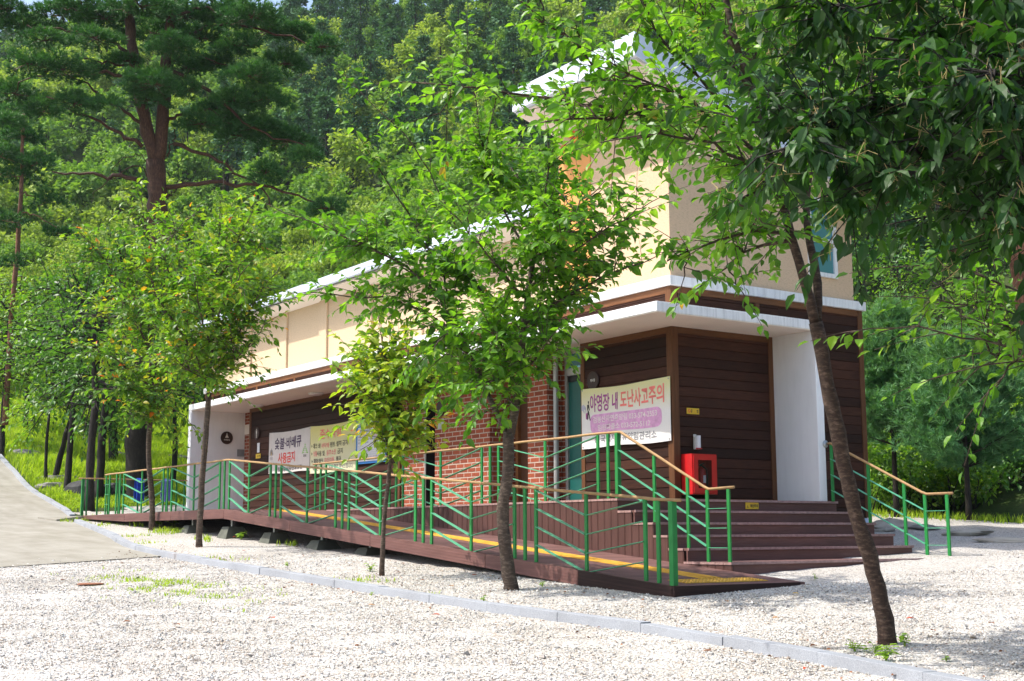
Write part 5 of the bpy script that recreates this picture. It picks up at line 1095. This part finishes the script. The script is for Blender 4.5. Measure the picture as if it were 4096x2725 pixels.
for (d_, l_, X_, Y_) in spots:
    Z_ = gz(X_, Y_); pix = 2048+FPX*l_/(d_*.99); hh_ = Z_-CAM[2]
    # the building hides what stands low behind it
    n1 = math.sin(X_*.045+1.3)+math.sin(Y_*.06+X_*.02)+fr_.normal()*.55
    kd = 'conifer' if n1 > .35 else ('yellow' if n1 < -.9 else 'broad')
    q_ = fr_.random(); kd = 'conifer' if n1 > 1.0 else ('yellow' if n1 < -1.3 else 'broad')
    if Z_ > 52: kd = 'conifer' if q_ < .72 else 'broad'
    elif Z_ > 37: kd = 'yellow' if q_ < .55 and n1 < .9 else ('conifer' if n1 > .5 else 'broad')
    elif Z_ > 21: kd = 'conifer' if n1 > -.35 else ('yellow' if q_ < .15 else 'broad')
    sc = fr_.uniform(.55, .88)*(.9 if d_ < 62 else 1.); rot = fr_.random()*6.28; v_ = int(fr_.integers(0, 2))
    hidden = (hh_+11*sc)/d_ < (.05 if pix < 800 else .14 if 1000 < pix < 2000 else .22 if 2000 <= pix < 3300 else .0)
    if hidden: continue
    if nind < 290:
        hi = d_ < 78; zone = 'at the foot of the hill' if d_ < 75 else 'part way up the hillside'; side = 'left of the tall pine' if pix < 520 else 'beyond the far roof' if pix < 1500 else 'behind the tower' if pix < 3300 else 'right of the building'
        o = thing(KIND[kd][1], '%s %s, %s' % (KIND[kd][2], zone, side), 'tree', (X_, Y_, Z_), 'forest trees on the hillside')
        o.rotation_euler = (0, 0, rot); o.scale = (sc, sc, sc)
        for nm_, me in zip(('trunk', 'crown'), PROTO[kd, hi, v_]):
            c = bpy.data.objects.new(nm_, me); COL.objects.link(c); c.parent = o
        nind += 1
    else: stuff.setdefault((kd, v_), []).append((X_, Y_, Z_, sc, rot))
mbs = MB(); mats = []
for kd in KIND:
    mats.append(M[KIND[kd][0]])
mats.append(M['dark_bark'])
for (kd, v_), Ls in stuff.items():
    for src, mi in ((RAW[kd, False, v_][0], list(KIND).index(kd)), (RAW[kd, False, v_][1], 3)):
        V = np.concatenate(src.v); hh = src.hue
        for (X_, Y_, Z_, sc, rot) in Ls:
            c_, s_ = math.cos(rot)*sc, math.sin(rot)*sc; W2 = np.stack([V[:, 0]*c_-V[:, 1]*s_+X_, V[:, 0]*s_+V[:, 1]*c_+Y_, V[:, 2]*sc+Z_], 1)
            for q, h_ in zip(src.f, hh): mbs.f.append(q+mbs.n); mbs.hue.append(h_); mbs.mi.append(np.full(len(q), mi))
            mbs.v.append(W2); mbs.n += len(W2)
struct('forest', mbs, mats, 'stuff')
print('forest individuals', nind, 'stuff', sum(len(v) for v in stuff.values()))

# ------------------------------------------------------------------ bank: grass, rocks, flowers
def blades(mb, X, Y, h, k, r, spread=.10, wid=.012):
    n = len(X); X = np.repeat(X, k)+r.normal(size=n*k)*spread*.5; Y = np.repeat(Y, k)+r.normal(size=n*k)*spread*.5; Z = ground(X, Y); h = np.repeat(h, k)*(.6+.7*r.random(n*k))
    a = r.random(n*k)*6.28; D2 = np.stack([np.cos(a), np.sin(a), 0*a], 1); S_ = np.stack([-np.sin(a), np.cos(a), 0*a], 1)*wid*(.7+.6*r.random((n*k, 1))); P = np.stack([X, Y, Z-.02], 1)
    bend = (.15+.5*r.random((n*k, 1)))*h[:, None]; M1 = P+D2*bend*.35+[0, 0, 1]*h[:, None]*.6; E_ = P+D2*bend+[0, 0, 1]*h[:, None]*(.95)
    V = np.stack([P-S_, P+S_, M1+S_*.8, M1-S_*.8, E_], 1).reshape(-1, 3); b_ = np.arange(n*k)[:, None]*5
    mb.add(V, [b_+np.array([[0, 1, 2, 3]]), b_+np.array([[3, 2, 4]])], np.clip(np.repeat(r.random(n), k)*.6+.4*r.random(n*k), 0, 1))
r = np.random.default_rng(5); mb = MB(); N = 60000
X = -18-42*r.random(N)**1.1; Y = kerb_y(X)+.25+15*r.random(N)
keep = ~((X > -19.8) & (Y > -3)) & ~((X > -19) & (Y < 3)) & (dist(X, Y) < 75)
far = smooth((dist(X, Y)-34)/10); X, Y, far = X[keep], Y[keep], far[keep]
hgt = (.10+.34*far)*(.6+.6*np.clip(np.sin(X*1.3)*np.sin(Y*1.7)+.5, 0, 1)); blades(mb, X, Y, hgt, 5, r, .16, .016)
struct('grass', mb, M['grass'], 'stuff')
mb = MB(); N = 700; X = .0+1.3*r.normal(size=N)*.75; Y = -7.5+.30*r.normal(size=N); c = np.array([gz(0, 0)])
g0 = at(850, 2400, 15.2); q = np.sin(X*5)*np.sin(X*2.3+Y*7) > .05; X, Y = X[q], Y[q]
blades(mb, X-.45, Y, np.full(len(X), .055), 4, r, .10, .006); struct('weedy_grass', mb, M['grass'], 'stuff')
mb = MB(); N = 500; X = -22+26*r.random(N); Y = kerb_y(X)+.3+.5*r.random(N)**2; q = (np.sin(X*3.1)+np.sin(X*1.3) > .9); blades(mb, X[q], Y[q], np.full(q.sum(), .07), 4, r, .12, .007)
N = 300; X = -5-12*r.random(N); Y = -4.4+.8*r.random(N); q = np.sin(X*2.3)+np.sin(Y*5+X) > .8; blades(mb, X[q], Y[q], np.full(q.sum(), .12), 5, r, .12, .008)
X = -2.5+3*r.normal(size=160)*.6; Y = 9.4+.3*r.normal(size=160); blades(mb, X, Y, np.full(160, .16), 5, r, .15, .010); struct('sparse_grass', mb, M['grass'], 'stuff')
mb = MB()
for _ in range(170):
    x = -40-16*r.random(); y_ = float(kerb_y(x))+.5+6*r.random(); z = gz(x, y_)+.45+.2*r.random(); p = np.array([x, y_, z]); mb.tube([(x, y_, z-.5), p], .006, 3, cap=False)
    for k in range(6): a = k*1.047; mb.add([p, p+[.06*math.cos(a), .06*math.sin(a), .02], p+[.06*math.cos(a+.8), .06*math.sin(a+.8), .02]], [(0, 1, 2)])
struct('wildflowers', mb, M['flower'], 'stuff')
def rock(label, c, s_, seed, mt='stone', rot=0., name='rock', group=None, flat=0, cat='rock'):
    r = np.random.default_rng(seed); n, m_ = 14, 9; V = []
    dirs = nrm(r.normal(size=(12, 3))); offs = r.uniform(.5, .95, 12)
    for i in range(m_+1):
        t_ = math.pi*i/m_
        for j in range(n):
            a = 2*math.pi*j/n; d_ = np.array([math.sin(t_)*math.cos(a), math.sin(t_)*math.sin(a), math.cos(t_)])
            rad = min(1.05, *[o_/max(.05, d_@q_) if d_@q_ > .05 else 9 for q_, o_ in zip(dirs, offs)]); V.append(d_*rad*(1+.03*r.normal()))
    V = np.array(V)*np.array(s_); ca, sa = math.cos(rot), math.sin(rot); V = np.stack([V[:, 0]*ca-V[:, 1]*sa, V[:, 0]*sa+V[:, 1]*ca, V[:, 2]], 1)+np.array(c)
    F = [(i*n+j, (i+1)*n+j, (i+1)*n+(j+1) % n, i*n+(j+1) % n) for i in range(m_) for j in range(n)]
    mb = MB().add(V, F); o = mb.build(name, M[mt], None, (c[0], c[1], c[2]-s_[2]*.4), smooth_=False); tag(o, label, cat, group); return o
def rock_px(label, x, y_, d, wpx, hpx, seed, mt='stone', **k):
    for d_ in np.arange(18, 70, .25):      # slide along the sight line to where it meets the ground
        c = at(x, y_+hpx*.4, d_)
        if c[2] <= gz(c[0], c[1]): d = d_; break
    c = at(x, y_+hpx*.4, d); wm = wpx*d/FPX/2; hm = hpx*d/FPX/2; rock(label, (c[0], c[1], gz(c[0], c[1])+hm*.6), (wm*1.2, wm*.8, hm*1.9), seed, mt, rot=math.atan2(RH[1], RH[0]), **k)
GR = 'rocks lining the grassy bank'
rock_px('long flat grey rock in the bank row nearest the road', 110, 1822, 44.5, 160, 26, 1, group=GR); rock_px('pale squared rock standing on the bank row by the thin tree', 160, 1806, 44, 48, 26, 2, 'stone_pale', group=GR); rock_px('dark angular rock behind the forked tree', 262, 1823, 43, 100, 40, 3, group=GR); rock_px('pale rock right of the dark angular one', 325, 1822, 43, 48, 26, 4, 'stone_pale', group=GR)
rock_px('low brown rock behind the two close trunks', 440, 1826, 42, 90, 30, 5, group=GR); rock_px('small grey rock left of the big pine trunk', 485, 1832, 41, 50, 26, 6, group=GR); rock_px('low grey rock right of the big pine trunk', 690, 1843, 40, 130, 26, 7, group=GR); rock_px('long pale rock in the bank row towards the white fin', 415, 1846, 41, 50, 16, 8, 'stone_pale', group=GR)
rock_px('pale topped boulder lying beside the road kerb', 240, 1926, 36, 160, 36, 9, 'stone', group=GR); rock_px('rounded grey boulder below the pale topped one', 210, 1950, 35, 140, 36, 10, group=GR)
rock_px('smooth dark boulder behind the rear railing', 350, 1968, 33.8, 170, 52, 11, 'dark_stone', group=GR); rock_px('smaller dark boulder behind the rear railing near the pine', 455, 1972, 34.5, 120, 44, 12, 'dark_stone', group=GR)
GK = 'flat stone slabs at the edge of the gravel'
rock_px('large flat stone slab behind the right stair railing', 3560, 2100, 24.5, 190, 34, 14, 'stone_pale', group=GK); rock_px('narrow flat slab at the foot of the large one', 3545, 2122, 23.5, 90, 12, 15, 'stone_pale', group=GK); rock_px('long low grey slab right of the large one', 3710, 2112, 25.5, 130, 18, 16, group=GK)
rock_px('pale flat slab at the edge of the gravel near the young pine trunk', 3880, 2132, 25, 190, 24, 17, 'stone_pale', group=GK); rock_px('pale flat slab at the right edge of the gravel', 4030, 2160, 22, 240, 20, 18, 'stone_pale', group=GK)
rock_px('grey boulder among the shrubs left of the young pine trunk', 3660, 1850, 36, 70, 50, 19, 'stone_pale', group=GK); rock_px('pale boulder among the shrubs right of the young pine trunk', 3690, 1862, 35, 50, 30, 20, 'stone_pale', group=GK)
# ------------------------------------------------------------------ small things on the gravel
o = thing('drain_cover', 'round rusty drain cover lying flush in the gravel', 'drain cover', (-1.15, -8.15, gz(-1.15, -8.15)))
MB().lathe((-1.15, -8.15, gz(-1.15, -8.15)+.01), [(.15, 0), (.15, .014), (.12, .018), (.01, .016)], 28).build('lid', M['rust'], o)
def fallen(label, x, y_, mt, s_, seed, G_='fallen leaves on the gravel'):
    r = np.random.default_rng(seed); a = r.random()*6.28; mb = MB(); p = np.array([[x, y_, gz(x, y_)+.028]])
    leaves(mb, p, np.array([[math.cos(a), math.sin(a), .12]]), np.array([[.15, .1, 1.]]), np.array([s_]), np.array([s_*.55]), np.array([.5])); o = mb.build('fallen_leaf', M[mt], None, tuple(p[0])); tag(o, label, 'leaf', G_)
def gxy(x, y_):
    q = FW+RT*(x-2048)/FPX-UP*(y_-1362.5)/FPX; n_ = np.array([.05, -.045, 1.]); t_ = (-.735-n_@CAM)/(n_@q); p = CAM+q*t_; return p[0], p[1]
names = {'dead_leaf': 'curled brown', 'red_leaf': 'bright red', 'tan_leaf': 'tan'}
for i, (x, y_, mt, where) in enumerate([(3660, 2487, 'red_leaf', 'on the gravel right of the nearest trunk'), (2910, 2418, 'tan_leaf', 'on the gravel before the ramp end'), (3270, 2598, 'dead_leaf', 'by the kerb left of the nearest trunk'), (3090, 2486, 'tan_leaf', 'on the gravel between ramp end and kerb'), (1100, 2485, 'red_leaf', 'on the open gravel, towards the middle'), (525, 2500, 'dead_leaf', 'on the open gravel at the left'), (695, 2511, 'dead_leaf', 'on the open gravel, second from the left'), (1760, 2472, 'red_leaf', 'just outside the kerb below the central tree'), (1500, 2432, 'tan_leaf', 'just outside the kerb left of the central tree'), (930, 2155, 'red_leaf', 'on the gravel under the walkway edge'), (980, 2210, 'red_leaf', 'on the gravel near the second thin trunk'), (1885, 2310, 'red_leaf', 'in the shade under the ramp edge'), (1815, 2355, 'tan_leaf', 'between the small tree and the central tree'), (1700, 2330, 'dead_leaf', 'beside the small tree on the gravel'), (1730, 2290, 'red_leaf', 'in front of the ramp footing'), (2250, 2330, 'dead_leaf', 'against the ramp edge'), (2340, 2368, 'tan_leaf', 'below the ramp edge near its end'), (3725, 2535, 'dead_leaf', 'behind the nearest trunk at the right'), (3955, 2505, 'dead_leaf', 'far right on the shaded gravel'), (3565, 2720, 'dead_leaf', 'by the lower kerb end'), (3230, 2690, 'red_leaf', 'below the kerb in the foreground'), (2850, 2620, 'dead_leaf', 'below the kerb under the ramp end'), (1420, 2600, 'dead_leaf', 'on the open gravel in the foreground'), (240, 2330, 'dead_leaf', 'at the edge of the concrete road'), (480, 2262, 'dead_leaf', 'beside the kerb at the concrete road edge'), (345, 2030, 'dead_leaf', 'against the upper kerb'), (3170, 2385, 'sign_yellow', 'against the end board of the ramp')]):
    x, y2 = gxy(x, y_); fallen('%s fallen leaf %s' % (names.get(mt, 'yellow'), where), x, y2, mt, .085 if i < 8 else .075, 300+i)
r = np.random.default_rng(91); N = 900; X = -6+16*r.random(N); Y = np.where(r.random(N) < .45, kerb_y(X)+.12+.35*r.random(N)**2, np.where(r.random(N) < .5, -4.0+.35*r.normal(size=N), kerb_y(X)-.16-.5*r.random(N)**2))
for (tx, ty) in ((2.5, -4.65), (7.72, -4.7), (.16, -4.97), (-6.13, -4.87)): q = r.integers(0, N, 40); X[q] = tx+.28*r.normal(size=40); Y[q] = ty+.28*r.normal(size=40)
q = (X < 4.2) | (Y < -4); X, Y = X[q], Y[q]; N = len(X); a = r.random(N)*6.28; mb = MB(); L = .012+.03*r.random(N)
leaves(mb, np.stack([X, Y, ground(X, Y)+.02], 1), np.stack([np.cos(a), np.sin(a), .15*r.normal(size=N)], 1), nrm([0, 0, 1.]+.35*r.normal(size=(N, 3))), L, L*.6, r.random(N)); struct('leaf_litter', mb, M['dead_leaf'], 'stuff')
def weed(label, x, y_, n, s_, seed, mt='bright_leaf'):
    r = np.random.default_rng(seed); b_ = np.array([x, y_, gz(x, y_)]); mb = MB(); wd = MB(); P = []; A = []
    for k in range(n):
        a = r.random()*6.28; e = b_+[math.cos(a)*s_*.8*r.random(), math.sin(a)*s_*.8*r.random(), s_*(.5+.8*r.random())]; wd.tube([b_, (b_+e)/2+[0, 0, .02], e], .003, 3, cap=False)
        for q in range(3): P.append(e-(e-b_)*.25*q); a2 = r.random()*6.28; A.append((math.cos(a2), math.sin(a2), .1))
    L = s_*(.5+.4*r.random(len(P))); leaves(mb, np.array(P), np.array(A), nrm([0, 0, 1.]+.3*r.normal(size=(len(P), 3))), L, L*.6, .5+.5*r.random(len(P)))
    o = thing('weed', label, 'weed', tuple(b_), 'weeds sprouting in the gravel'); wd.build('stem', M['grass'], o); mb.build('leaves', M[mt], o)
for i, (x, y_, n, s_, lb) in enumerate([(3420, 2610, 6, .075, 'upright green weed left of the nearest trunk'), (3545, 2645, 9, .09, 'broad leaved weed in front of the nearest trunk'), (3500, 2615, 5, .07, 'small pale weed at the foot of the nearest trunk'), (3620, 2590, 6, .08, 'weed right behind the nearest trunk'), (3785, 2650, 4, .05, 'tiny weed right of the nearest trunk'), (1480, 2290, 5, .09, 'leafy sucker at the foot of the small tree'), (965, 2160, 7, .13, 'bushy weed under the far end of the ramp'), (640, 2110, 6, .16, 'grassy weed beside the farthest trunk of the row'), (700, 2105, 6, .14, 'fern like weed under the walkway edge'), (1935, 2410, 5, .05, 'low weed between kerb and central tree'), (1150, 2268, 5, .05, 'low pale weed inside the kerb'), (1485, 2385, 3, .04, 'sprig growing on the kerb edge'), (2170, 2350, 5, .05, 'weed against the ramp edge'), (3260, 2320, 4, .05, 'small weed below the bottom step')]):
    x, y2 = gxy(x, y_); weed(lb, x, y2, n, s_, 400+i)

# ------------------------------------------------------------------ air
hz = bpy.data.materials.new('haze'); hz.use_nodes = True; n_ = hz.node_tree; n_.nodes.clear()
ho = n_.nodes.new('ShaderNodeOutputMaterial'); hv = n_.nodes.new('ShaderNodeVolumePrincipled'); hv.inputs['Color'].default_value = (.86, .93, 1, 1); hv.inputs['Density'].default_value = .0002; hv.inputs['Anisotropy'].default_value = .3
n_.links.new(hv.outputs[0], ho.inputs['Volume'])
struct('haze', MB().box((-330, -60, -6), (40, 330, 95)), hz, 'stuff')
